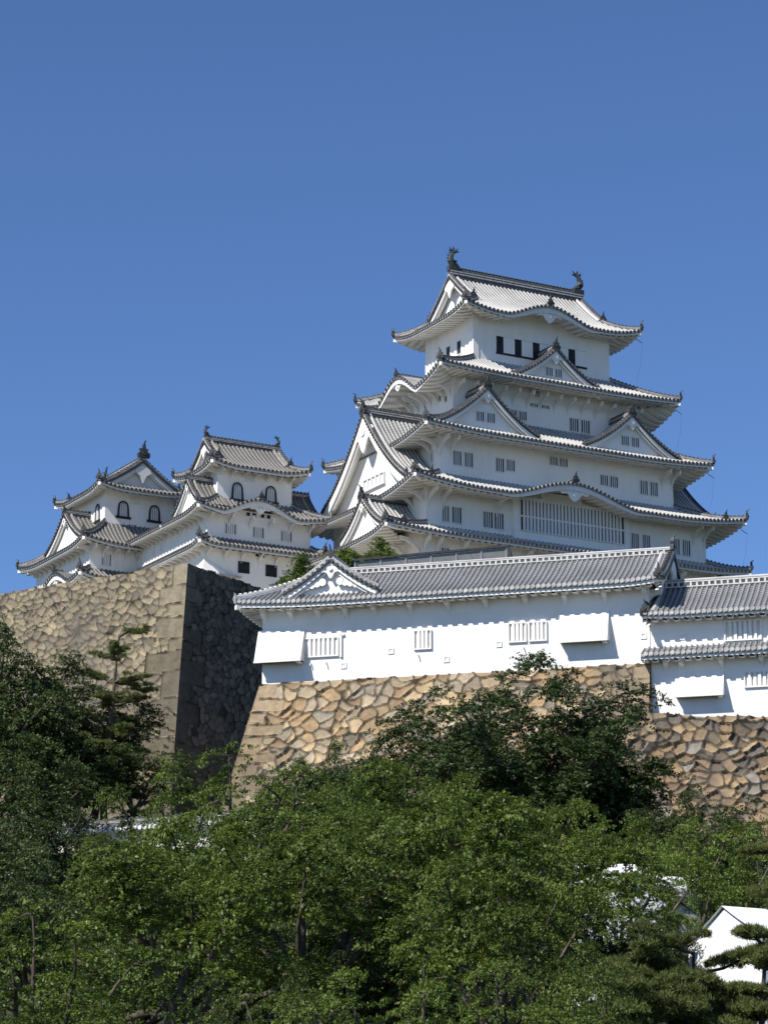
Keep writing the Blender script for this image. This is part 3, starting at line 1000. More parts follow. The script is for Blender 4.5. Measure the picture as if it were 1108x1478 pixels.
    mb.build('bay_wall', w2)
    xy, nrm, ax = on_side((-5, 5, -8.28, 8), 'S')
    lattice_window(w2, xy, nrm, ax, 0, 0, 58.95, 10.3, 2.6, 29, mid=.46, barw=.2, proud=.13)
    # brackets under the eaves
    lin = lambda a, b, n: [a + (b - a) * k / (n - 1) for k in range(n)]
    brackets(w5, W5, 'S', lin(-9.0, 9.0, 14), 71.95, 1.2, 1.0, .16)
    brackets(w5, W5, 'W', lin(-4.3, 4.3, 9), 71.95, 1.5, 1.25, .16)
    brackets(w3, W3, 'S', [-11.6, -10.6, 10.6, 11.6], 66.3, 1.4, 1.2, .18)
    brackets(w3, W3, 'W', [-6.1, -5.0], 66.3, 1.5, 1.2, .18)
    brackets(w2, W2, 'S', [-13.7, -12.4, -7.2, 12.6, 13.7], 61.2, 1.5, 1.2, .18)
    brackets(w2, W2, 'W', lin(-7.6, 2, 6), 61.2, 1.6, 1.2, .18)
    brackets(w1, W1, 'S', [-14.4, -13.2] + lin(-10.8, 13.8, 9), 56.95, 1.0, 1.3, .2)
    brackets(w1, W1, 'W', lin(-8.1, 8, 8), 56.95, 1.8, 1.5, .2)
    # lightning conductor stays at the east corners
    for x, y, z, dx in ((8.6, -5.9, 78.5, 6), (11.8, -7.0, 72.2, 5), (14.0, -8.4, 66.4, 5), (16.1, -10.1, 61.3, 4)):
        mb = MB()
        mb.tube([(x, y, z - .1), (x + .5, y - .2, z - .45)], [.03, .03], 'rod', 5)
        mb.tube([(x + .5, y - .2, z - .45), (x + .6, y + .3, z - 2.2), (x + .6, y + 1, z - 3.6)], [.006, .006, .006], 'rod', 4)
        mb.build('lightning_rod', K)
    return K

# ------------------------------------------------------------------ small keeps and corridor
def build_west_tower():
    T = thing('small_keep', 'three-tier white turret with two fish on its ridge, standing above the bastion corner', 'castle turret', (-12.16, 232, 0), ANG)
    R1 = (-4.7, 4.7, -3.79, 3.79)
    W3 = (-3.52, 3.52, -2.53, 2.53)
    R2 = (-6.33, 6.33, -4.67, 2.53)
    W2 = (-4.86, 4.86, -3.46, 3.46)
    R3 = (-6.2, 5.6, -4.75, 3.46)
    W1 = (-5.1, 4.9, -3.6, 3.5)
    w3 = wall_box(T, W3, 61.6, 65.6)
    w2 = wall_box(T, W2, 58.0, 61.4)
    w1 = wall_box(T, W1, 44.0, 58.6)
    kit = 'old'
    r, p0, p1 = gable_roof(T, R1, 65.1, 68.05, .5, W3, kit=kit, g=1.35, ov=.35, fin=.7, ridge_h=.45, ridge_w=.4)
    fish(T, (p0[0] + .25, 0, p0[2] + .4), 0, 1.0)
    fish(T, (p1[0] - .25, 0, p1[2] + .4), math.pi, 1.0)
    skirt_roof(T, R2, W3, 60.85, 62.5, .5, W2, kit=kit, sides='SWE', bumps={'S': [(-.4, 4.1, 1.35)]}, fin=.7)
    skirt_roof(T, R3, W2, 57.9, 58.75, .45, W1, kit=kit, fin=.7, sides='SWE')
    dormer(T, R2, 'W', -1.5, 2.7, 61.35, 63.9, .35, 3.2, kit=kit, windows=0, board=.35, inset=.4, fin=.55, pendant=.35)
    dormer(T, R2, 'E', -1.0, 2.7, 61.35, 63.9, .35, 3.2, kit=kit, windows=0, board=.35, inset=.4, fin=.55, pendant=.35)
    xy, nrm, ax = on_side(W3, 'S')
    arch_window(w3, xy, nrm, ax, 0, -1.66, 62.55, 1.0, 1.4)
    arch_window(w3, xy, nrm, ax, 0, 1.5, 62.75, 1.0, 1.3)
    lattice_window(w3, xy, nrm, ax, 0, -.5, 64.25, .75, .55, 4, back='lattice')
    xy, nrm, ax = on_side(W2, 'S')
    for t in (-2.7, -.1, 2.55):
        lattice_window(w2, xy, nrm, ax, 0, t, 59.2, .95, .85, 4, frame='plaster_old', barw=.13)
    for t in (-.3, 1.05):
        lattice_window(w2, xy, nrm, ax, 0, t - .5, 60.95, .9, .32, 1)
    xy, nrm, ax = on_side(W1, 'S')
    for t in (-1.5, 1.07):
        lattice_window(w1, xy, nrm, ax, 0, t, 56.0, .9, .85, 2, back='dark', frame='black', barw=.06, mid=.5)
    lattice_window(w1, xy, nrm, ax, 0, 0, 57.5, .85, .4, 1)
    lin = lambda a, b, n: [a + (b - a) * k / (n - 1) for k in range(n)]
    brackets(w3, W3, 'S', lin(-3.3, 3.3, 7), 64.9, .8, .35, .16)
    brackets(w3, W3, 'W', lin(-2.3, 2.3, 5), 64.9, .8, .5, .16)
    brackets(w2, W2, 'S', lin(-4.7, 4.7, 6), 60.65, .8, .7, .18)
    brackets(w2, W2, 'W', lin(-3.3, 3.2, 8), 60.65, 1.1, .5, .18)
    brackets(w1, W1, 'S', lin(-4.9, 4.7, 7), 57.65, .8, .8, .18)
    brackets(w1, W1, 'W', lin(-3.4, 3.2, 8), 57.65, .9, .5, .18)
    # flared skirt at the wall's south-west foot
    mb = MB()
    x0, y0 = W1[0], W1[2]
    mb.add([(x0, y0, 56.9), (x0 + 1.9, y0, 56.0), (x0, y0 + 2.2, 56.0), (x0 - .5, y0 - .5, 55.5), (x0 + 1.9, y0 - .45, 55.5), (x0 - .45, y0 + 2.2, 55.5)],
           [(0, 3, 4, 1), (0, 2, 5, 3), (0, 1, 2)], 'plaster')
    mb.box(x0 - .55, x0 + 3.2, y0 - .6, y0 + .2, 55.4, 55.5, 'edge')
    mb.build('flared_foot', w1)
    return T

def build_corridor():
    T = thing('connecting_corridor', 'long two-storey white corridor joining the two small turrets', 'castle corridor', (-12.16, 232, 0), ANG)
    W2 = (-4.86, -.4, 3.47, 10.4)
    W1 = (-5.1, -.2, 3.51, 10.2)
    w2 = wall_box(T, W2, 58.3, 61.3)
    w1 = wall_box(T, W1, 44, 58.4)
    kit = 'old'
    # upper roof: gable with its ridge along y -> built in a turned frame
    def wside(rect_outer, rect_in, ze, zi, wall):
        return skirt_roof(T, rect_outer, rect_in, ze, zi, 0, wall, kit=kit, sides='WE', open_ends=True, hips=False)
    wside((-6.33, 1.07, 2.54, 10.6), (-2.66, -2.6, 2.54, 10.6), 60.85, 62.6, W2)
    rb = MB()
    ridge_bar(rb, [(-2.63, 2.6, 62.6), (-2.63, 10.6, 62.6)], .36, .4)
    rb.build('main_ridge', T)
    wside((-6.2, .9, 3.47, 10.6), (-4.86, -.4, 3.47, 10.6), 57.9, 58.75, W1)
    xy, nrm, ax = on_side(W2, 'W')
    for t in (5.3, 7.0, 8.7):
        lattice_window(w2, xy, nrm, ax, 0, t, 59.3, .7, .8, 2, frame='plaster', back='lattice')
    lin = lambda a, b, n: [a + (b - a) * k / (n - 1) for k in range(n)]
    brackets(w2, W2, 'W', lin(4.6, 10.2, 8), 60.65, 1.1, .5, .18)
    brackets(w1, W1, 'W', lin(4.6, 10.2, 8), 57.65, .9, .5, .18)
    return T

def build_north_tower():
    # local frame turned a quarter: +x runs north, +y runs west
    cx, cy = -4.4, 14.85
    a = Vector((math.cos(ANG), math.sin(ANG), 0))
    b = Vector((-math.sin(ANG), math.cos(ANG), 0))
    c = Vector((-12.16, 232, 0)) + a * cx + b * cy
    T = thing('small_keep', 'leftmost white turret with a front-facing triangular top gable and arched windows', 'castle turret', c, ANG + math.pi / 2)
    fx = lambda y: y - cy
    fy = lambda x: -(x - cx)
    R1 = (fx(9.9), fx(19.8), fy(.15), fy(-8.92))
    W3 = (fx(11.4), fx(18.3), fy(-1.05), fy(-7.65))
    R2 = (fx(9.05), fx(23.8), fy(2.3), fy(-10.64))
    W2 = (fx(10.45), fx(22.4), fy(1.0), fy(-9.38))
    R3 = (fx(8.8), fx(23.5), fy(2.0), fy(-10.98))
    W1 = (fx(10.3), fx(22.4), fy(1.0), fy(-9.6))
    w3 = wall_box(T, W3, 62.0, 66.4)
    w2 = wall_box(T, W2, 58.0, 61.3)
    w1 = wall_box(T, W1, 44.0, 58.2)
    kit = 'old'
    r, p0, p1 = gable_roof(T, R1, 65.85, 68.75, .5, W3, kit=kit, g=1.0, ov=.3, fin=.7, ridge_h=.45, ridge_w=.4, face='plaster_old')
    finial(T, (p0[0], p0[1], p0[2] + .3), -math.pi / 2, 1.3)
    fish(T, (p1[0] - .25, p1[1], p1[2] + .4), math.pi, 1.0)
    skirt_roof(T, R2, (W3[0], fx(20.8), W3[2], W3[3]), 60.5, 62.9, .55, W2, kit=kit, fin=.7)
    skirt_roof(T, R3, W2, 57.35, 58.4, .5, W1, kit=kit, fin=.7, bumps={'N': [(fx(14.6), 3.6, 1.25)]})
    dormer(T, R2, 'N', fx(14.6), 4.0, 61.1, 64.05, .4, 4.2, kit=kit, windows=0, board=.4, inset=.5, fin=.7, pendant=.4)
    xy, nrm, ax = on_side(W3, 'W')
    for x in (-5.9, -2.9):
        arch_window(w3, xy, nrm, ax, 0, fy(x), 63.65, 1.0, 1.35)
    lattice_window(w3, xy, nrm, ax, 0, fy(-4.85), 64.95, .75, .5, 4, back='lattice')
    lattice_window(w3, xy, nrm, ax, 0, fy(-5.0), 62.5, .7, .5, 2, back='dark')
    xy, nrm, ax = on_side(W3, 'N')
    arch_window(w3, xy, nrm, ax, 0, fx(12.9), 63.4, .85, 1.45)
    xy, nrm, ax = on_side(W2, 'W')
    lattice_window(w2, xy, nrm, ax, 0, fy(-7.8), 58.8, .8, 1.0, 4, frame='plaster_old', barw=.12)
    lin = lambda a, b, n: [a + (b - a) * k / (n - 1) for k in range(n)]
    brackets(w2, W2, 'N', lin(fx(10.7), fx(22), 12), 60.3, 1.0, .5, .18)
    brackets(w2, W2, 'W', lin(fy(-9.2), fy(-5), 5), 60.3, 1.0, .7, .18)
    brackets(w1, W1, 'N', lin(fx(10.5), fx(13), 3), 57.1, 1.0, .6, .18)
    return T

# ------------------------------------------------------------------ long white building on the stone wall
WA = rad(-15.6)
WORG = (-7.277, 165.0, 0)
def hatch(parent, t0, t1, zt, zb, out, name='stone_drop_hatch'):
    """box flap leaning out from the wall, open underneath"""
    mb = MB()
    th = .09
    mb.hexa([(t0, -out, zb), (t1, -out, zb), (t1, -out + .1, zb), (t0, -out + .1, zb), (t0, -.02, zt), (t1, -.02, zt), (t1, .05, zt), (t0, .05, zt)], 'plaster_new')
    for t in (t0, t1 - th):
        mb.add([(t, 0, zt - .05), (t, -out + .03, zb + .02), (t, 0, zb + .02), (t + th, 0, zt - .05), (t + th, -out + .03, zb + .02), (t + th, 0, zb + .02)],
               [(0, 1, 2), (3, 5, 4), (0, 3, 4, 1), (1, 4, 5, 2)], 'plaster_new')
    mb.box(t0 - .02, t1 + .02, -out - .03, -out + .09, zb - .09, zb + .0, 'plaster')
    mb.box(t1 - .32, t1 - .12, -out + .1, .0, zb - .16, zb - .06, 'plaster')
    mb.box(t0 + .1, t1 - .1, -out + .12, 0, zb + .03, zb + .06, 'dark')
    return mb.build(name, parent)

def build_long_house():
    T = thing('gate_turret', 'long low white plastered turret with grey tiled roof along the top of the stone wall', 'castle turret', WORG, WA)
    W = (0, 23.45, 0, 5.6)
    w = wall_box(T, W, 33.6, 39.3, 'plaster_new')
    R = (-1.36, 24.55, -1.2, 6.8)
    kit = 'new'
    r, p0, p1 = gable_roof(T, R, 38.78, 41.15, .22, W, kit=kit, pitch=.31, ends=('hip', 'gable'), g=2.5, ov=.3, c=.2, ridge_h=.42, ridge_w=.34, fin=.7, cap_r=.13, board=.2,
                           plaster='plaster_new', face='plaster_old', rh=.12, ridge_style='plaster', rise=.12)
    finial(T, (p1[0] - .05, p1[1], p1[2] + .2), math.pi / 2, .85, 'ridge')
    dormer(T, R, 'S', 4.4, 2.95, 39.35, 41.3, .5, 4.5, kit=kit, pitch=.31, windows=0, face='plaster_new', board=.36, inset=.5, fin=.75, white_ridge=True, ridge_h=.4, pendant=.42, c=.3)
    # relief scroll on the gable field
    for sg in (-1, 1):
        sb = MB()
        for k in range(4):
            sb.disc((4.4 + sg * (.55 + .32 * k), -.32, 40.0 - .1 * k), (0, -1, 0), .24 - .03 * k, .14, 'plaster_new', 8)
        sb.build('gable_relief', r)
    xy, nrm, ax = on_side(W, 'S')
    kw = dict(frame='plaster_new', back='plaster_old', barw=.16, proud=.13)
    lattice_window(w, xy, nrm, ax, 0, 3.7, 35.6, 2.0, 1.05, 6, **kw)
    lattice_window(w, xy, nrm, ax, 0, 9.93, 35.7, .95, 1.05, 3, **kw)
    lattice_window(w, xy, nrm, ax, 0, 15.65, 35.8, .95, 1.05, 3, **kw)
    lattice_window(w, xy, nrm, ax, 0, 16.87, 35.8, .95, 1.05, 3, **kw)
    hatch(w, -.25, 2.65, 37.35, 35.3, .85)
    hatch(w, 18.2, 21.1, 37.45, 35.5, .75)
    for t, z in ((5.08, 34.94), (7.98, 35.66), (11.36, 34.97), (14.54, 35.7), (23.1, 35.7)):
        lattice_window(w, xy, nrm, ax, 0, t, z - .11, .2, .22, 0, frame='plaster_new', back='plaster', proud=.05, name='loophole')
    for t, z in ((3.05, 35.2), (4.0, 35.2), (9.65, 35.35), (16.0, 35.45)):
        mb = MB()
        mb.tube([(t, .02, z), (t, -.14, z - .05), (t + .01, -.2, z - .2)], [.035, .035, .03], 'plaster', 5)
        mb.build('wall_hook', w)
    mb = MB()
    mb.box(4.86, 4.98, -.12, .02, 35.45, 36.85, 'plaster')
    mb.box(4.86, 5.12, -.12, .02, 36.75, 36.88, 'plaster')
    mb.build('shutter_arm', w)
    for t in (.14, 1.83, 3.52, 5.24, 7.0, 9.22, 11.5, 13.81, 16.19, 18.55, 20.89, 23.25):
        bracket(w, (t, 0, 38.42), 0, .62, .6, .26, 'plaster_new')
    brackets(w, W, 'E', [.6, 2.9, 5.2], 38.42, .62, .42, .24, 'plaster_new')
    brackets(w, W, 'W', [.5, 2.8, 5.1], 38.42, .62, .42, .24, 'plaster_new')
    return T

def build_right_house():
    T = thing('wall_turret', 'lower white turret at the right edge with a pent roof between two storeys', 'castle turret', WORG, WA)
    W = (23.5, 40, -.05, 5.2)
    w = wall_box(T, W, 30.0, 37.0, 'plaster_new')
    R = (23.12, 41, -1.05, 6.25)
    kit = 'new'
    r, p0, p1 = gable_roof(T, R, 36.75, 39.0, .1, W, kit=kit, pitch=.31, ends=('gable', 'gable'), g=2.0, ov=.3, c=.15, ridge_h=.5, ridge_w=.34, fin=.6, cap_r=.13, board=.14,
                           plaster='plaster_new', rh=.12, ridge_style='plaster', rise=.1)
    skirt_roof(T, (23.1, 41, -1.1, 6), (23.1, 41, -.04, 6), 34.42, 34.95, 0, (23.1, 41, -.05, 6), kit=kit, pitch=.31, sides='S', hips=False, open_ends=True, rise=.1, cap_r=.13, board=.16, plaster='plaster_new', rows=3, rh=.12)
    xy, nrm, ax = on_side(W, 'S')
    kw = dict(frame='plaster_new', back='plaster_old', barw=.17, proud=.13)
    lattice_window(w, xy, nrm, ax, 0, 28.85, 35.15, 2.0, 1.05, 6, **kw)
    lattice_window(w, xy, nrm, ax, 0, 30.0, 32.4, 2.2, .8, 7, **kw)
    hatch(w, 24.9, 27.7, 33.55, 31.95, .75)
    lattice_window(w, xy, nrm, ax, 0, 25.4, 35.4, .22, .24, 0, frame='plaster_new', back='plaster', proud=.05, name='loophole')
    for t in (24.4, 25.3, 27.6, 29.9, 32.3, 34.7):
        bracket(w, (t, -.05, 34.05), 0, .6, .4, .24, 'plaster_new')
    return T

# ------------------------------------------------------------------ stone walls
def stone_sheet(quad, size=.7, aspect=1.5, res=.085, relief=.16, seed=1, corner=None, palette=None, jitter=.42, joint=.10, rounding=.2, name='stone_face', parent=None, nrm_sign=1, ragged=0.0, big=(.75, 1.6)):
    """wall of fitted stones: quad = top-left, top-right, bottom-right, bottom-left; cells of a jittered course pattern pushed out in relief"""
    rng = np.random.default_rng(seed)
    TL, TR, BR_, BL = [np.array(p, float) for p in quad]
    Lw = max(np.linalg.norm(TR - TL), np.linalg.norm(BR_ - BL))
    Lh = max(np.linalg.norm(TL - BL), np.linalg.norm(TR - BR_))
    nu, nv = int(Lw / res) + 1, int(Lh / res) + 1
    U, V = np.meshgrid(np.linspace(0, 1, nu), np.linspace(0, 1, nv))
    u, v = U.ravel(), V.ravel()
    P = ((TL[None] * (1 - u)[:, None] + TR[None] * u[:, None]) * (1 - v)[:, None] + (BL[None] * (1 - u)[:, None] + BR_[None] * u[:, None]) * v[:, None])
    X, Y = u * Lw, v * Lh
    # warp
    Xw = X + .10 * np.sin(Y * 2.3 + 1.3) + .06 * np.sin(Y * 5.1 + X * 2)
    Yw = Y + .10 * np.sin(X * 1.7 + .5) + .07 * np.sin(X * 4.3 + Y)
    sw, sh = size * aspect, size
    seeds = []
    for r in range(-2, int(Lh / sh) + 3):
        for k in range(-2, int(Lw / sw) + 3):
            seeds.append(((k + .5 * (r % 2) + rng.uniform(-jitter, jitter)) * sw, (r + rng.uniform(-jitter, jitter)) * sh))
            if rng.random() < .4:
                seeds.append(((k + rng.uniform(0, 1)) * sw, (r + rng.uniform(0, 1)) * sh))
    S = np.array(seeds)
    # nearest and second nearest via local search bins
    F1 = np.full(len(X), 1e9); F2 = np.full(len(X), 1e9); I1 = np.zeros(len(X), int)
    ch = 4000
    for i in range(0, len(X), ch):
        x, y = Xw[i:i + ch], Yw[i:i + ch]
        sel = np.where((S[:, 0] > x.min() - 3) & (S[:, 0] < x.max() + 3) & (S[:, 1] > y.min() - 3) & (S[:, 1] < y.max() + 3))[0]
        d = np.maximum(np.abs(x[:, None] - S[sel, 0]) / aspect, 0) ** 1.7 + np.abs(y[:, None] - S[sel, 1]) ** 1.7
        d = d ** (1 / 1.7)
        o = np.argpartition(d, 1, axis=1)[:, :2]
        d0 = np.take_along_axis(d, o, 1)
        sw_ = d0[:, 0] > d0[:, 1]
        o[sw_] = o[sw_][:, ::-1]
        d0 = np.sort(d0, axis=1)
        F1[i:i + ch], F2[i:i + ch], I1[i:i + ch] = d0[:, 0], d0[:, 1], sel[o[:, 0]]
    E = F2 - F1
    E = E - rounding * np.maximum(0, F1 / size - .42)      # rounded corners where three stones meet
    E = np.maximum(E, 0)
    dome = 1 - .35 * np.clip(F1 / size, 0, 1) ** 2
    cx_, cy_ = S[I1, 0], S[I1, 1]
    if corner:
        for which in corner:
            # squared corner stones, long and short in turn
            dist = X if which == 'L' else Lw - X
            row = np.zeros(len(X), int)
            y0 = 0.0
            r = 0
            while y0 < Lh:
                hh = rng.uniform(*big) * (1.0 + .5 * y0 / Lh)
                ln = (2.2 if r % 2 else 1.15) * rng.uniform(.85, 1.15) * (1 + .6 * y0 / Lh)
                yy = Y + .08 * np.sin(X * 1.2 + r)
                inn = (yy >= y0) & (yy < y0 + hh) & (dist < ln)
                E2 = np.minimum.reduce([yy - y0, y0 + hh - yy, ln - dist]) * 1.0
                E = np.where(inn, np.maximum(E2, 0), E)
                I1 = np.where(inn, 100000 + r + (0 if which == 'L' else 500), I1)
                cx_ = np.where(inn, X, cx_)
                cy_ = np.where(inn, y0 + hh / 2, cy_)
                y0 += hh
                r += 1
    ids, inv = np.unique(I1, return_inverse=True)
    nid = len(ids)
    iscorner = (ids >= 100000)[inv]
    off = rng.uniform(0, 1, nid)[inv]
    tx, ty = rng.uniform(-1, 1, nid)[inv], rng.uniform(-1, 1, nid)[inv]
    e = np.clip(E / .24, 0, 1)
    prof = 1 - (1 - e) ** 3
    rough = sum(np.sin(X * a + Y * b + c) * w for a, b, c, w in ((7, 3, 0, .25), (-4, 9, 1, .25), (13, -11, 2, .15), (17, 15, 4, .12)))
    disp = relief * (prof * dome * (.62 + .5 * off) + (tx * (X - cx_) + ty * (Y - cy_)) * .13 * prof) + .018 * rough * prof
    disp = np.where(iscorner, relief * (.9 * (1 - (1 - np.clip(E / .08, 0, 1)) ** 2) + .12 * off) + .012 * rough, disp)
    n = np.cross(TR - TL, BL - TL)
    n = n / np.linalg.norm(n) * nrm_sign
    taper = np.ones(len(X))
    if corner:
        for which in corner:
            dist = X if which == 'L' else Lw - X
            taper = np.clip(dist / .06, 0, 1) * taper
    disp = (disp - relief * .8) * taper
    P = P + n[None] * disp[:, None]
    if ragged:
        topw = np.clip(1 - v * Lh / .8, 0, 1)
        P[:, 2] += topw * (ragged * (off - .4)) 
    pal = np.array(palette if palette else [(.36, .31, .22), (.42, .35, .24), (.30, .27, .21), (.46, .39, .28), (.33, .25, .17), (.26, .24, .21)])
    pick = pal[rng.integers(0, len(pal), nid)] * rng.uniform(.8, 1.15, nid)[:, None]
    col = pick[inv]
    col = np.where(iscorner[:, None], (pal.mean(0) * .92)[None] * (0.8 + .4 * off[:, None]) * np.where(cy_ > 3.5, np.clip(1.25 - .1 * cy_, .62, .9), 1.0)[:, None], col)
    col = col * np.clip(.09 + E / joint, .09, 1)[:, None]      # shade of the open joints, put into the stone colour
    idx = np.arange(nu * nv).reshape(nv, nu)
    q = np.stack([idx[:-1, :-1], idx[1:, :-1], idx[1:, 1:], idx[:-1, 1:]], -1).reshape(-1, 4)
    if nrm_sign < 0:
        q = q[:, ::-1]
    me = bpy.data.meshes.new(name)
    me.vertices.add(len(P)); me.vertices.foreach_set('co', P.astype(np.float32).ravel())
    me.loops.add(q.size); me.loops.foreach_set('vertex_index', q.astype(np.int32).ravel())
    me.polygons.add(len(q)); me.polygons.foreach_set('loop_start', np.arange(0, q.size, 4, dtype=np.int32))
    me.polygons.foreach_set('use_smooth', np.ones(len(q), bool))
    at = me.color_attributes.new('stone', 'FLOAT_COLOR', 'POINT')
    at.data.foreach_set('color', np.concatenate([col, np.ones((len(col), 1))], 1).astype(np.float32).ravel())
    me.materials.append(M['stone'])
    me.update(calc_edges=True)
    me.validate()
    o = bpy.data.objects.new(name, me)
    COL.objects.link(o)
    if parent is not None:
        o.parent = parent
    return o

def dirv(deg):
    return np.array([math.cos(rad(deg)), math.sin(rad(deg)), 0])

def build_stone_walls():
    warm = [(.46, .355, .22), (.41, .305, .185), (.36, .295, .21), (.49, .39, .255), (.31, .225, .14), (.27, .235, .185), (.44, .365, .265), (.37, .265, .155)]
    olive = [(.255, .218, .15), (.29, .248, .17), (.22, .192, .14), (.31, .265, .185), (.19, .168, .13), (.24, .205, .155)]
    # great bastion
    B = np.array([-12.619, 176, 44.14])
    T = thing('bastion_wall', 'tall stone bastion at left with a sharp corner, one face sunlit and one in shade', 'stone wall')
    dl, dr = dirv(-33.0), dirv(58.0)
    nl = np.array([dl[1], -dl[0], 0]); nr = np.array([dr[1], -dr[0], 0])
    k = 1.5
    down = np.array([0, 0, -13.3]) * k + nl * 2.5 * k + dl * 1.04 * k
    TLp = B - dl * 26
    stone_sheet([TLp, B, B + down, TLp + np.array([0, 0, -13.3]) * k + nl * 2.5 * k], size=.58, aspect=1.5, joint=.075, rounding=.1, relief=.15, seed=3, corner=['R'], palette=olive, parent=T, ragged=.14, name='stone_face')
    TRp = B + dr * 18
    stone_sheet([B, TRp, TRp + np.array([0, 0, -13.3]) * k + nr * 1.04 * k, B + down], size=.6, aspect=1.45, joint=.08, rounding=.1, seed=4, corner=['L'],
                palette=[(.18, .155, .12), (.14, .122, .098), (.21, .18, .14), (.12, .108, .09)], parent=T, ragged=.14, name='stone_face')  # right face: its shade is put into darker stone colours than the left
    mb = MB()     # earth fill behind the faces
    C = B - dl * 26 + dr * 60; 
    pts = [TLp - nl * .5, B - nl * .5 - nr * .5, TRp - nr * .5 + dr * 40, C]
    top = [tuple(p + np.array([0, 0, -.35])) for p in pts]
    bot = [(p[0], p[1], 20.0) for p in top]
    mb.add(top + bot, [(0, 1, 2, 3)] + [(i, (i + 1) % 4, 4 + (i + 1) % 4, 4 + i) for i in range(4)], 'gravel')
    mb.build('earth_core', T)
    # wall under the long white turret
    a = rad(-15.6)
    R_ = np.array([math.cos(a), math.sin(a), 0]); N_ = np.array([math.sin(a), -math.cos(a), 0])
    O = np.array([WORG[0], WORG[1], 0])
    def L(x, y, z):
        return O + R_ * x - N_ * y + np.array([0, 0, z])
    T2 = thing('rampart_wall', 'tan fieldstone rampart carrying the long white turret', 'stone wall')
    h = 13.0
    tl, tr = L(-.12, -.12, 34.05), L(23.46, -.12, 34.05)
    bl, br = L(-2.6, -4.2, 34.05 - h), L(23.46, -4.2, 34.05 - h)
    stone_sheet([tl, tr, br, bl], size=.80, aspect=1.35, res=.065, rounding=.1, joint=.085, seed=8, corner=['L', 'R'], palette=warm, parent=T2, relief=.2, big=(.6, 1.1))
    stone_sheet([L(-.12, 8, 34.05), tl, bl, L(-2.6, 8, 34.05 - h)], size=.80, aspect=1.35, rounding=.1, joint=.085, seed=9, corner=['R'], palette=warm, parent=T2, relief=.2, big=(.6, 1.1))
    stone_sheet([tr, L(23.46, 1.5, 34.05), L(23.46, 1.5, 34.05 - h), br], size=.62, aspect=1.4, seed=10, corner=['L'], palette=warm, parent=T2, relief=.14, big=(.6, 1.1))
    mb = MB()
    mb.box(-.0, 23.4, .25, 12, 20, 34.0, 'gravel')
    c = mb.build('earth_core', T2)
    c.location = (WORG[0], WORG[1], 0); c.rotation_euler = (0, 0, a)
    T3 = thing('rampart_wall', 'lower rough brown stone wall under the right-hand turret', 'stone wall')
    rough_p = [(.31, .225, .14), (.26, .19, .12), (.21, .175, .135), (.35, .265, .17), (.17, .137, .10), (.28, .255, .22), (.14, .124, .105)]
    stone_sheet([L(22.4, -1.2, 30.98), L(42, -1.2, 29.3), L(42, -5.3, 17), L(22.4, -5.3, 17)], size=.66, aspect=1.3, res=.065, rounding=.12, joint=.085, seed=12, palette=rough_p, parent=T3, relief=.24, ragged=.22)
    mb = MB()
    mb.box(23.5, 42, -.9, 10, 18, 29.2, 'gravel')
    c = mb.build('earth_core', T3)
    c.location = (WORG[0], WORG[1], 0); c.rotation_euler = (0, 0, a)

def build_keep_bases():
    for nm, lab, org, rect, zt, zb, fl in (
            ('keep_base', 'sloped stone base under the main keep', (11.67, 235, 0), (-14.8, 14.5, -8.5, 8.5), 55.2, 43.4, 3.0),
            ('keep_base', 'sloped stone base under the two small turrets', (-12.16, 232, 0), (-9.5, 5.0, 3.2, 22.5), 54.2, 43.4, 2.0)):
        mb = MB()
        x0, x1, y0, y1 = rect
        mb.hexa([(x0 - fl, y0 - fl, zb), (x1 + fl, y0 - fl, zb), (x1 + fl, y1 + fl, zb), (x0 - fl, y1 + fl, zb), (x0 - .1, y0 - .1, zt), (x1 + .1, y0 - .1, zt), (x1 + .1, y1 + .1, zt), (x0 - .1, y1 + .1, zt)], 'edge')
        o = mb.build(nm)
        o.location = org
        o.rotation_euler = (0, 0, ANG)
        tag(o, lab, 'stone base')

# ------------------------------------------------------------------ terrain
YS = [-60, 0, 20, 58, 66, 85, 90, 112, 130, 148, 160, 172, 260, 300, 420, 3000]
ZS = [0, 0, .2, 2.3, 3.4, 7.0, 7.8, 11.0, 14.5, 19.5, 24.0, 26.0, 30.0, 26, 0, -6]
def ground_z(x, y):
    z = float(np.interp(y, YS, ZS))
    side = max(0.0, (abs(x) - 70) / 120)
    return z * max(0.0, 1 - side) + .25 * math.sin(x * .35 + y * .2) * min(1, max(0, y / 60))

def build_terrain():
    xs = list(np.linspace(-70, 70, 57))
    xs = [-3000, -800, -300, -190, -130, -95] + xs + [95, 130, 190, 300, 800, 3000]
    ys = [-400, -60] + list(np.linspace(-20, 180, 81)) + [220, 260, 300, 340, 380, 420, 800, 3500]
    mb = MB()
    mb.grid([[(x, y, ground_z(x, y)) for x in xs] for y in ys], 'ground', flip=True)
    o = mb.build('ground', smooth=True)
    o['kind'] = 'structure'

# ------------------------------------------------------------------ foliage
def mesh_from_np(name, P, q, tint, mat, parent=None):
    me = bpy.data.meshes.new(name)
    k = q.shape[1]
    me.vertices.add(len(P)); me.vertices.foreach_set('co', P.astype(np.float32).ravel())
    me.loops.add(q.size); me.loops.foreach_set('vertex_index', q.astype(np.int32).ravel())
    me.polygons.add(len(q)); me.polygons.foreach_set('loop_start', np.arange(0, q.size, k, dtype=np.int32))
    at = me.attributes.new('tint', 'FLOAT', 'POINT')
    at.data.foreach_set('value', tint.astype(np.float32))
    me.materials.append(M[mat])
    me.update(calc_edges=True)
    o = bpy.data.objects.new(name, me)
    COL.objects.link(o)
    if parent is not None:
        o.parent = parent
    return o

def unit(a):
    return a / np.maximum(np.linalg.norm(a, axis=-1, keepdims=True), 1e-9)

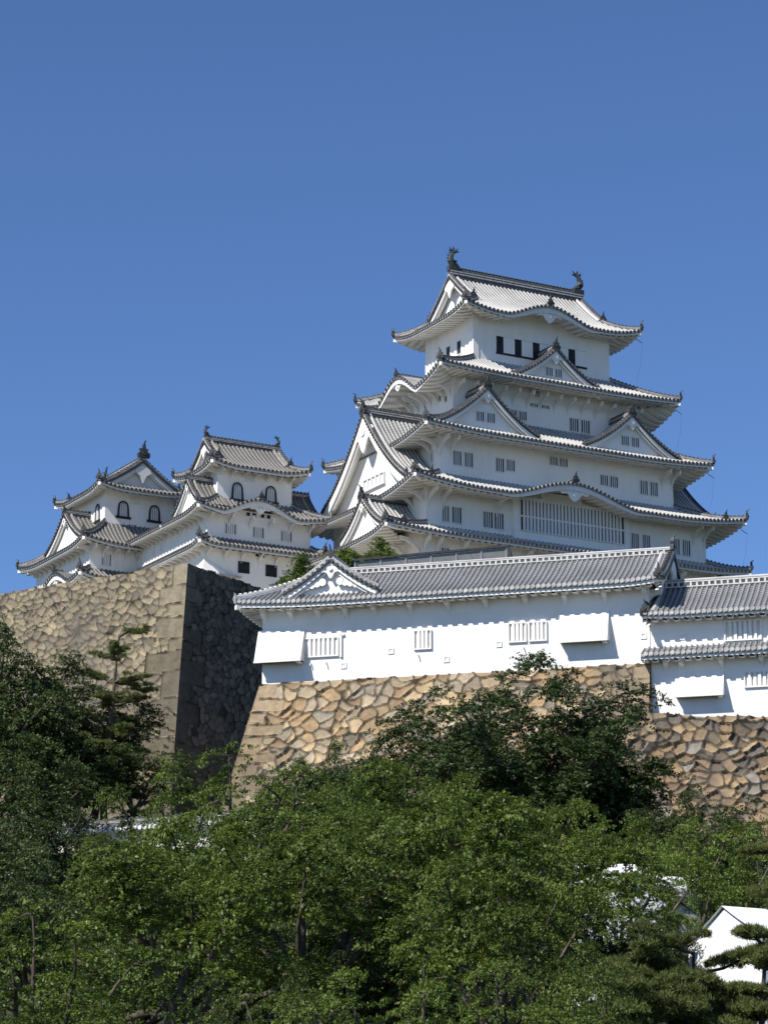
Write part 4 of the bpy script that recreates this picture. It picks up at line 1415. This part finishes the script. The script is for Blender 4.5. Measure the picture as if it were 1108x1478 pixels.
def leaves(pads, per, size, rng, up=.75, droop=.5, fill=.35, stretch=1.45, slope=.22, twig=14):
    """pads: (n,6) x y z rx rz weight -> leaf quads"""
    pads = np.array(pads)
    tw = np.maximum(3, (per * pads[:, 5] / twig).astype(int))
    rep = np.repeat(np.arange(len(pads)), tw)          # one row per twig
    pd = pads[rep]
    n = len(pd)
    r = np.sqrt(rng.random(n)) * rng.uniform(.75, 1.12, n)
    th = rng.random(n) * 2 * math.pi
    lobes = 1 + .34 * np.sin(th * 3 + rep * 1.7) + .22 * np.sin(th * 7 + rep * 2.9)
    r = r * lobes
    h = np.sqrt(np.clip(1 - np.minimum(r, 1) ** 2, 0, 1))
    zz = np.where(rng.random(n) < fill, rng.uniform(-.7, 1, n), rng.uniform(.6, 1.08, n)) * h * pd[:, 4] - droop * r ** 2 * pd[:, 4]
    oa = np.arctan2(pd[:, 1], pd[:, 0]) + np.sin(rep * 12.9898) * .7
    ll = r * np.cos(th) * pd[:, 3] * stretch
    ww = r * np.sin(th) * pd[:, 3] / stretch
    Ct = np.stack([pd[:, 0] + ll * np.cos(oa) - ww * np.sin(oa), pd[:, 1] + ll * np.sin(oa) + ww * np.cos(oa), pd[:, 2] + zz - slope * ll], 1)
    td = unit(np.stack([np.cos(oa) + rng.normal(size=n) * .5, np.sin(oa) + rng.normal(size=n) * .5, rng.uniform(-.55, .1, n)], 1))
    k = np.repeat(np.arange(n), twig)                  # leaves along each twig
    rep, pd, h, oa = rep[k], pd[k], h[k], oa[k]
    n = len(k)
    radial = np.stack([np.cos(th + oa[::twig])[k] * r[k], np.sin(th + oa[::twig])[k] * r[k], np.zeros(n)], 1)
    along = rng.uniform(-1, 1, n)[:, None]
    C = Ct[k] + td[k] * along * size * 1.9 + rng.normal(size=(n, 3)) * np.array([.42, .42, .3]) * size
    N = unit(rng.normal(size=(n, 3)) * .42 + np.array([0, 0, up]) * (.35 + h[:, None]) + radial * .4)
    A = unit(np.cross(N, rng.normal(size=(n, 3))) + radial * .5)
    A = unit(A - N * (A * N).sum(1, keepdims=True))
    B = np.cross(N, A)
    s = size * rng.uniform(.65, 1.3, n)[:, None]
    P = np.stack([C - A * s * .5, C + B * s * .3 - N * s * .05, C + A * s * .6 - N * s * .12, C - B * s * .3 - N * s * .05], 1).reshape(-1, 3)
    q = np.arange(len(P)).reshape(-1, 4)
    pt = rng.random(len(pads))[rep] * .45 + rng.random(n) * .55
    tint = np.repeat(np.clip(pt, 0, 1), 4)
    return P, q, tint

def needles(tufts, count, length, width, rng):
    """tufts: (n,3) -> sprays of thin upward needles"""
    T = np.repeat(np.array(tufts), count, axis=0)
    n = len(T)
    d = unit(rng.normal(size=(n, 3)) * .75 + np.array([0, 0, .75]))
    L = length * rng.uniform(.6, 1.2, n)[:, None]
    sd = unit(np.cross(d, rng.normal(size=(n, 3)))) * width
    base = T + rng.normal(size=(n, 3)) * .03
    P = np.stack([base - sd, base + sd, base + d * L], 1).reshape(-1, 3)
    q = np.arange(len(P)).reshape(-1, 3)
    tint = np.repeat(np.clip(rng.random(len(tufts)).repeat(count) * .6 + rng.random(n) * .4, 0, 1), 3)
    return P, q, tint

def curve_pts(p, d, L, n, rng, wob=.12, lift=0.0):
    p = np.array(p, float); d = unit(np.array(d, float))
    out = [p.copy()]
    for k in range(n):
        d = unit(d + rng.normal(size=3) * wob + np.array([0, 0, lift]))
        p = p + d * L / n
        out.append(p.copy())
    return out, d

def broad_tree(label, h, R, seed, leafmat, fill=.35, leaf=.12, per=150, fork=.25, limbs=7, flat=.33, up=.75, droop=.6, spread=(18, 62), group=None, padr=(.6, 1.15), first=3, extra=30, bark='bark', name='broadleaf_tree', crown_lo=.3, sub=(1, 3)):
    rng = np.random.default_rng(seed)
    T = thing(name, label, 'tree', group=group)
    mb = MB()
    tk, d = curve_pts((0, 0, -.6), (rng.normal() * .08, rng.normal() * .08, 1), h * fork + .6, 5, rng, .06)
    r0 = .035 * h
    mb.tube(tk, [r0 * (1.25 - .5 * k / 5) for k in range(6)], bark, 8)
    pads = []
    for i in range(limbs):
        az = 2 * math.pi * (i + rng.uniform(-.3, .3)) / limbs
        el = rad(rng.uniform(*spread)) if i else rad(80)
        L = rng.uniform(.8, 1.1) * (R * math.cos(el) + h * (1 - fork) * .85 * math.sin(el))
        lp, ld = curve_pts(tk[-1 - (i % 2)], (math.cos(az) * math.cos(el), math.sin(az) * math.cos(el), math.sin(el)), L, 8, rng, .14, -.015)
        mb.tube(lp, [r0 * .55 * (1 - .85 * k / 8) + .012 for k in range(9)], bark, 6)
        for k in range(first, 9):
            for s in range(rng.integers(sub[0], sub[1])):
                a2 = az + rng.uniform(-1.5, 1.5)
                bl = rng.uniform(.16, .38) * R
                bp, bd = curve_pts(lp[k], (math.cos(a2), math.sin(a2), rng.uniform(-.1, .35)), bl, 4, rng, .18, -.03)
                mb.tube(bp, [r0 * .16 * (1 - .8 * j / 4) + .008 for j in range(5)], bark, 4)
                for j in (2, 4):
                    pr = rng.uniform(*padr)
                    pads.append((*(bp[j] + np.array([0, 0, .1])), pr, pr * flat, pr ** 2))
        pr = rng.uniform(*padr)
        pads.append((*lp[-1], pr, pr * flat, pr ** 2))
    for k in range(extra):
        a = rng.random() * 2 * math.pi
        rr = math.sqrt(rng.random()) * R
        top = h * (1 - .55 * (rr / R) ** 2)
        z = rng.uniform(min(max(h * crown_lo, top * .6), top * .96), top)
        pr = rng.uniform(*padr)
        pads.append((rr * math.cos(a), rr * math.sin(a), z, pr, pr * flat, pr ** 2))
    mb.build('trunk', T, smooth=True)
    P, q, t = leaves(pads, per, leaf, rng, up, droop, fill)
    mesh_from_np('crown', P, q, t, leafmat, T)
    return T

def pine_tree(label, h, R, seed, tiers, group=None, lean=(.1, 0), tuft=.15, per=70, name='pine_tree', padr=(.5, .95), flat=.28, spread_top=.35, nw=.011, f0=.28):
    rng = np.random.default_rng(seed)
    T = thing(name, label, 'tree', group=group)
    mb = MB()
    tk, d = curve_pts((0, 0, -.6), (lean[0], lean[1], 1), h + .5, 9, rng, .07, .06)
    sh = np.array(tk[-1]) * np.array([1, 1, 0])
    tk = [p - sh * (.25 + .75 * k / 9) for k, p in enumerate(tk)]
    r0 = .013 * h + .04
    mb.tube(tk, [r0 * (1.15 - .95 * k / 9) + .015 for k in range(10)], 'bark', 8)
    tufts = []
    for i in range(tiers):
        f = f0 + (1 - f0) * i / max(tiers - 1, 1)
        p = np.array(tk[int(f * 9)])
        az = i * 2.4 + rng.uniform(-.4, .4)
        L = R * (1 - (1 - spread_top) * (f - f0) / (1 - f0)) * rng.uniform(.75, 1.1)
        bp, bd = curve_pts(p, (math.cos(az), math.sin(az), .12), L, 5, rng, .2, .01)
        mb.tube(bp, [r0 * .4 * (1 - .8 * j / 5) + .012 for j in range(6)], 'bark', 5)
        ends = [bp[2], bp[3], bp[4], bp[5]]
        for s in range(3):
            a2 = az + rng.uniform(-1.3, 1.3)
            b2, _ = curve_pts(bp[2 + s], (math.cos(a2), math.sin(a2), .15), L * .4, 3, rng, .2)
            mb.tube(b2, [r0 * .15 * (1 - .7 * j / 3) + .008 for j in range(4)], 'bark', 4)
            ends.append(b2[-1])
        for e in ends:
            pr = rng.uniform(*padr) * (1 - .3 * f)
            n = int(per * pr * pr * 1.6) + 6
            r = np.sqrt(rng.random(n)) * pr
            th = rng.random(n) * 2 * math.pi
            z = (1 - (r / pr) ** 2) * pr * flat * rng.uniform(.3, 1.1, n)
            tufts += list(np.stack([e[0] + r * np.cos(th), e[1] + r * np.sin(th), e[2] + .05 + z], 1))
    mb.build('trunk', T, smooth=True)
    P, q, t = needles(np.array(tufts), 16, tuft, nw, rng)
    mesh_from_np('crown', P, q, t, 'needle', T)
    return T

CAMH = 1.6
TH = math.atan(1061.0 / 4060.0)
def at_px(px, py, Y):
    """world point on the view ray of a photo pixel at depth Y (layout arithmetic only)"""
    u, v = (px - 554) / 4060, (739 - py) / 4060
    ry = math.cos(TH) - v * math.sin(TH)
    rz = math.sin(TH) + v * math.cos(TH)
    return Vector((u * Y / ry, Y, CAMH + rz * Y / ry))

def build_trees():
    G1 = 'cherry trees in front of the ramparts'
    protos = [broad_tree('x', 6.0, 3.0, sd, 'leaf_cherry', leaf=.095, per=430, extra=38, flat=.17, fork=.22, spread=(8, 58), limbs=8, padr=(.45, 1.0), droop=1.0, fill=.3, sub=(1, 2), crown_lo=.15) for sd in (21, 22)]
    umbr = [broad_tree('x', 6.0, 3.0, sd, 'leaf_cherry', leaf=.095, per=620, extra=26, flat=.15, fork=.3, spread=(34, 62), limbs=9, padr=(.55, 1.15), droop=1.1, fill=.3, sub=(1, 2), crown_lo=.66, first=5, up=.9) for sd in (24, 25)]
    mixed = [broad_tree('x', 8.0, 3.0, sd, 'leaf_mixed', leaf=.13, per=300, extra=80, crown_lo=.12, flat=.34, fork=.25, spread=(22, 66), limbs=8, padr=(.5, .95)) for sd in (31, 32)]
    used = set()
    def place(pool, k, px, py, Y, R, label, group=None):
        """crown top at the photo pixel (px, py) and depth Y, foot on the ground, crown radius R"""
        p = at_px(px, py, Y)
        gz = ground_z(p.x, p.y)
        hh = p.z - gz
        src = pool[k % len(pool)]
        h0 = 8.0 if pool is mixed else 5.9
        sc = (R / 3.2, R / 3.2, hh / h0)
        loc = (p.x, p.y, gz)
        rz = random.uniform(0, 6.28)
        key = (id(pool), k % len(pool))
        if key not in used:
            used.add(key)
            src.location, src.rotation_euler, src.scale = loc, (0, 0, rz), sc
            src['label'] = label
            if group:
                src['group'] = group
        else:
            dup(src, loc, rz, sc, label, group)
    C = 'leafy green cherry tree '
    for pool, k, px, py, Y, R, lab in [
            (protos, 0, 85, 1325, 62, 2.6, 'filling the lower left corner of the picture'),
            (umbr, 0, 255, 1222, 76, 3.0, 'with a broad bright crown left of centre, behind the corner tree'),
            (protos, 1, 405, 1362, 60, 1.4, 'small and low, inside the dark hollow at the bottom'),
            (protos, 0, 600, 1385, 56, 1.9, 'at the bottom edge, just right of the dark hollow'),
            (umbr, 1, 455, 1195, 80, 2.8, 'with bright fans in mid-picture, above the dark hollow'),
            (umbr, 0, 645, 1150, 88, 3.3, 'with broad bright fans right under the dark evergreens'),
            (umbr, 1, 715, 1238, 73, 2.2, 'right of centre, in front of the broad-fanned tree'),
            (protos, 1, 835, 1335, 64, 1.6, 'in front of the pale gaps, left of the spreading pine'),
            (protos, 1, 170, 1425, 54, 1.8, 'lowest at the bottom edge, near the left corner'),
            (protos, 0, 745, 1415, 54, 1.7, 'lowest at the bottom edge, right of centre'),
            (umbr, 1, 885, 1208, 96, 2.5, 'showing a white tent through its branches'),
            (protos, 1, 1010, 1168, 106, 2.8, 'behind the tent peak'),
            (protos, 0, 360, 1098, 112, 3.4, 'below the dark bastion face, in the row farthest back'),
            (protos, 1, 490, 1105, 116, 3.0, 'below the corner of the tan rampart, in the row farthest back'),
            (umbr, 0, 600, 1098, 122, 3.0, 'at the left foot of the dark evergreens'),
            (protos, 0, 258, 1112, 116, 2.6, 'below the sunlit edge of the bastion corner'),
            (umbr, 1, 765, 1150, 114, 2.8, 'right below the tallest dark evergreen'),
            (protos, 1, 925, 1158, 118, 2.8, 'below the brown stone wall, left of the tent peak'),
            (protos, 0, 1095, 1200, 112, 2.3, 'cut by the right edge, under the brown stone wall'),
            (umbr, 1, 345, 1168, 96, 2.6, 'before the right end of the garden wall'),
            (umbr, 0, 560, 1160, 100, 2.6, 'in the very middle of the second row from the back'),
            (umbr, 1, 195, 1205, 98, 2.0, 'under the tiled garden wall at left'),
            (protos, 1, 30, 1440, 52, 1.7, 'lowest in the left corner, cut by the bottom edge')]:
        place(pool, k, px, py, Y, R, C + lab, G1)
    G2 = 'mixed trees before the bastion'
    Mx = 'dark green mixed-leaf tree '
    for k, px, py, Y, R, lab in [
            (0, 0, 880, 160, 3.8, 'highest against the bastion at the left edge'),
            (1, 72, 945, 164, 3.2, 'second highest near the left edge, before the bastion'),
            (0, 140, 985, 166, 3.0, 'under the sparse pine, before the bastion corner'),
            (1, 200, 1050, 163, 2.4, 'low before the foot of the bastion corner'),
            (1, 15, 1020, 150, 3.4, 'at the left edge, midway down the picture'),
            (0, 95, 1060, 161, 2.8, 'right behind the tiled garden wall at left'),
            (1, 45, 1115, 122, 2.6, 'dark, at the left end of the tiled garden wall'),
            (0, 10, 1175, 94, 2.4, 'shadowed, at the left edge beside the garden wall'),
            (1, 50, 1235, 88, 2.0, 'low and shadowed, under the garden wall at left'),
            (1, 330, 1300, 86, 2.0, 'low in the shade, behind the small tree in the hollow'),
            (0, 470, 1310, 86, 2.2, 'low in the shade at the back of the dark hollow'),
            (1, 575, 1300, 82, 2.0, 'low in the shade, right of the dark hollow'),
            (0, 700, 1340, 80, 2.0, 'low in the shade under the fans right of centre'),
            (1, 190, 1330, 82, 2.0, 'low in the shade under the broad bright crown at left'),
            (0, 500, 1440, 66, 1.6, 'low at the bottom edge inside the dark hollow'),
            (1, 320, 1440, 62, 1.5, 'low at the bottom edge, left of the dark hollow'),
            (0, 845, 1282, 92, 1.6, 'low, covering the foot of the half-hidden white tent'),
            (1, 930, 1300, 92, 1.6, 'low, between the half-hidden tent and the big tent'),
            (1, 1075, 1150, 132, 2.4, 'dull green, at the right edge before the brown stone wall'),
            (0, 485, 1062, 146, 1.8, 'bushy, at the foot of the tan rampart'),
            (0, 1000, 1135, 138, 2.2, 'bushy, at the foot of the brown stone wall'),
            (1, 425, 1092, 138, 2.0, 'bushy, between the bastion and the rampart foot')]:
        place(mixed, k, px, py, Y, R, Mx + lab, G2)
    def ev(label, px, py, Y, R, seed, per=420):
        p = at_px(px, py, Y)
        gz = ground_z(p.x, p.y)
        t = broad_tree(label, (p.z - gz) * .96, R, seed, 'leaf_dark', leaf=.14, per=per, extra=130, flat=.42, fork=.22, limbs=9, padr=(.7, 1.2), droop=.5, name='evergreen_tree', crown_lo=.28, up=.6)
        t.location = (p.x, p.y, gz)
        t['group'] = 'dark evergreens before the rampart'
    ev('large dark evergreen reaching up over the white turret wall', 785, 922, 146, 5.0, 41)
    ev('dark evergreen at the left of the clump, before the tan rampart', 630, 978, 147, 4.0, 42)
    ev('lower dark evergreen at the right of the clump, before the brown wall', 868, 1015, 145, 2.0, 43)
    for px, py, Y, hh, R, seed, lab in [(435, 806, 174, 2.8, 1.1, 51, 'green shrub between the small turret and the grey gable'), (548, 786, 184, 3.0, 1.5, 52, 'green shrub above the tiled roof, left of the steel fence'),
                                        (500, 788, 183, 2.8, 1.0, 53, 'green shrub just behind the grey gable finial')]:
        p = at_px(px, py, Y)
        t = broad_tree(lab, hh, R, seed, 'leaf_cherry', leaf=.12, per=420, extra=40, flat=.6, fork=.15, limbs=7, padr=(.35, .6), name='shrub', up=.5)
        t['category'] = 'shrub'
        t.location = (p.x, p.y, p.z - hh)
    def pine(label, px, py, Y, R, seed, tiers, **kw):
        p = at_px(px, py, Y)
        gz = ground_z(p.x, p.y)
        t = pine_tree(label, p.z - gz, R, seed, tiers, **kw)
        t.location = (p.x, p.y, gz)
    pine('low bushy pine left of the one before the tent', 905, 1392, 70, 1.7, 65, 12, lean=(.0, 0), per=230, spread_top=.7, padr=(.4, .7), flat=.55, f0=.4)
    pine('spreading pine with cloud-like needle pads in front of the white tent', 1000, 1362, 72, 2.5, 61, 16, lean=(.0, 0), per=230, spread_top=.75, padr=(.4, .75), flat=.5, f0=.45)
    pine('pine at the right edge reaching over the tent roof', 1100, 1340, 70, 1.6, 62, 13, lean=(.02, 0), per=200, spread_top=.35, padr=(.35, .65), f0=.35)
    pine('olive-green pine cut by the right edge above the tent', 1115, 1225, 92, 1.7, 64, 10, per=150, spread_top=.6, padr=(.5, .9), lean=(.02, 0))
    pine('sparse pine with level branches in front of the bastion corner', 172, 908, 163, 2.6, 63, 22, lean=(.0, 0), per=90, spread_top=.6, f0=.2, tuft=.2, nw=.014, padr=(.35, .7), flat=.3)

# ------------------------------------------------------------------ tents, garden wall, fence
def tent(label, peak, half, drop, length, ang, wall_h):
    wall_h = peak[2] - drop - ground_z(peak[0], peak[1]) + .25
    T = thing('tent', label, 'tent', (peak[0], peak[1], peak[2] - drop - wall_h), rad(ang))
    e = wall_h
    z = wall_h + drop
    mb = MB()
    n = 8
    for sg in (-1, 1):
        rows = []
        for k in range(n + 1):
            x = -.12 + (length + .24) * k / n
            sag = .05 * math.sin(math.pi * ((k * 2) % 2 if n < 3 else (k % 2)))
            rows.append([(x, sg * (half + .1) * j / 5, z - (drop + .05) * j / 5 - .06 * math.sin(math.pi * j / 5)) for j in range(6)])
        mb.grid(rows, 'canvas', flip=sg < 0)
        mb.add([(-.12, sg * (half + .1), e - .05), (length + .12, sg * (half + .1), e - .05), (length + .12, sg * (half + .12), e - .35), (-.12, sg * (half + .12), e - .35)], [(0, 1, 2, 3)], 'canvas')
    mb.build('roof', T)
    wb = MB()
    for x in (0, length):
        wb.add([(x, -half, 0), (x, half, 0), (x, half, e - .06), (x, 0, z - .1), (x, -half, e - .06)], [(0, 1, 2, 3, 4)], 'canvas')
    for y in (-half, half):
        wb.add([(0, y, 0), (length, y, 0), (length, y, e - .06), (0, y, e - .06)], [(0, 1, 2, 3)], 'canvas')
    wb.build('side_wall', T)
    for x in (0.03, length - .03):
        for y in (-half + .03, half - .03):
            pb = MB()
            pb.tube([(x, y, 0), (x, y, e)], [.03, .03], 'steel', 6)
            pb.build('pole', T)
    return T

def build_small_things():
    tent('white gabled event tent at the lower right, partly behind a pine', (10.85, 90, 12.12), 2.0, 1.03, 7.0, 30, 3.3)
    p = at_px(835, 1246, 108)
    tent('white event tent glimpsed through the trees right of centre', p, 1.5, .7, 3.0, 8, 1.9)
    p = at_px(925, 1262, 108)
    tent('small white tent half hidden by thin foliage just left of the big tent peak', p, 1.3, .6, 2.2, 30, 2.0)
    # plaster garden wall with tile coping
    a, b = at_px(88, 1158, 156.5), at_px(400, 1200, 151)
    T = thing('garden_wall', 'low white plaster wall with grey tile coping glimpsed through the trees at left', 'wall', (a.x, a.y, 0), math.atan2(b.y - a.y, b.x - a.x))
    L = math.hypot(b.x - a.x, b.y - a.y)
    z0 = (a.z + b.z) / 2 - .4
    mb = MB()
    mb.box(0, L, -.15, .15, z0 - 5, z0 - .25, 'plaster')
    mb.build('wall', T)
    rf = MB()
    for sg in (-1, 1):
        P = lambda t, s, sg=sg: (t, sg * (.62 - .6 * s), z0 - .25 + .4 * s)
        tile_panel(rf, 0, L, lambda t: (0, 1), P, .31, .1, 2, .7, 'new')
    k = 0
    while (k + .5) * .31 < L:
        rf.disc(((k + .5) * .31, -.6, z0 - .22), (0, -1, 0), .13, .08, 'plaster_new')
        k += 1
    rf.box(0, L, -.5, .5, z0 - .36, z0 - .27, 'plaster')
    ridge_bar(rf, [(0, 0, z0 + .15), (L, 0, z0 + .15)], .25, .28)
    rf.build('coping', T)
    # steel hoarding fence behind the long roof
    a, b = at_px(512, 807, 181), at_px(730, 787, 183)
    T = thing('steel_fence', 'grey panelled steel fence with a dark top rail behind the long tiled roof', 'fence', (a.x, a.y, 43.8), math.atan2(b.y - a.y, b.x - a.x))
    L = math.hypot(b.x - a.x, b.y - a.y)
    Hf = lambda x: a.z + (b.z - a.z) * x / L - 43.8
    H = Hf(L)
    n = 6
    for k in range(n + 1):
        pb = MB()
        x = L * k / n
        pb.box(x - .05, x + .05, -.06, .06, 0, Hf(x) - .02, 'steel')
        pb.build('post', T)
    for k in range(n):
        pb = MB()
        x0, x1 = L * k / n + .06, L * (k + 1) / n - .06
        pb.hexa([(x0, -.02, .1), (x1, -.02, .1), (x1, .02, .1), (x0, .02, .1), (x0, -.02, Hf(x0) - .2), (x1, -.02, Hf(x1) - .2), (x1, .02, Hf(x1) - .2), (x0, .02, Hf(x0) - .2)], 'mesh_panel')
        pb.sweep([(x0, 0, Hf(x0) - 1.0), (x1, 0, Hf(x1) - 1.0)], .08, .06, 'steel')
        pb.build('panel', T)
    pb = MB()
    pb.sweep([(-.3, 0, Hf(-.3) - .15), (L + .3, 0, Hf(L + .3) - .15)], .24, .15, 'rod')
    pb.build('top_rail', T)
    mb = MB()
    mb.hexa([(-.9, -.5, 0), (.9, -.5, 0), (1.1, .5, 0), (-.9, .5, 0), (-.5, -.4, H + .15), (.3, -.4, H), (.5, .4, H - .2), (-.5, .4, H + .1)], 'rod')
    o = mb.build('tarpaulin_stack')
    p = at_px(728, 800, 184)
    o.location = (p.x, p.y, 43.8)
    tag(o, 'dark tarpaulin-covered stack at the right end of the steel fence', 'covered stack')

M['mesh_panel'] = mat_two('fence_panel', (.20, .20, .19), (.27, .27, .26), 4, .7)

build_terrain()
build_keep_bases()
build_stone_walls()
build_keep()
build_west_tower()
build_corridor()
build_north_tower()
build_long_house()
build_right_house()
build_small_things()
build_trees()
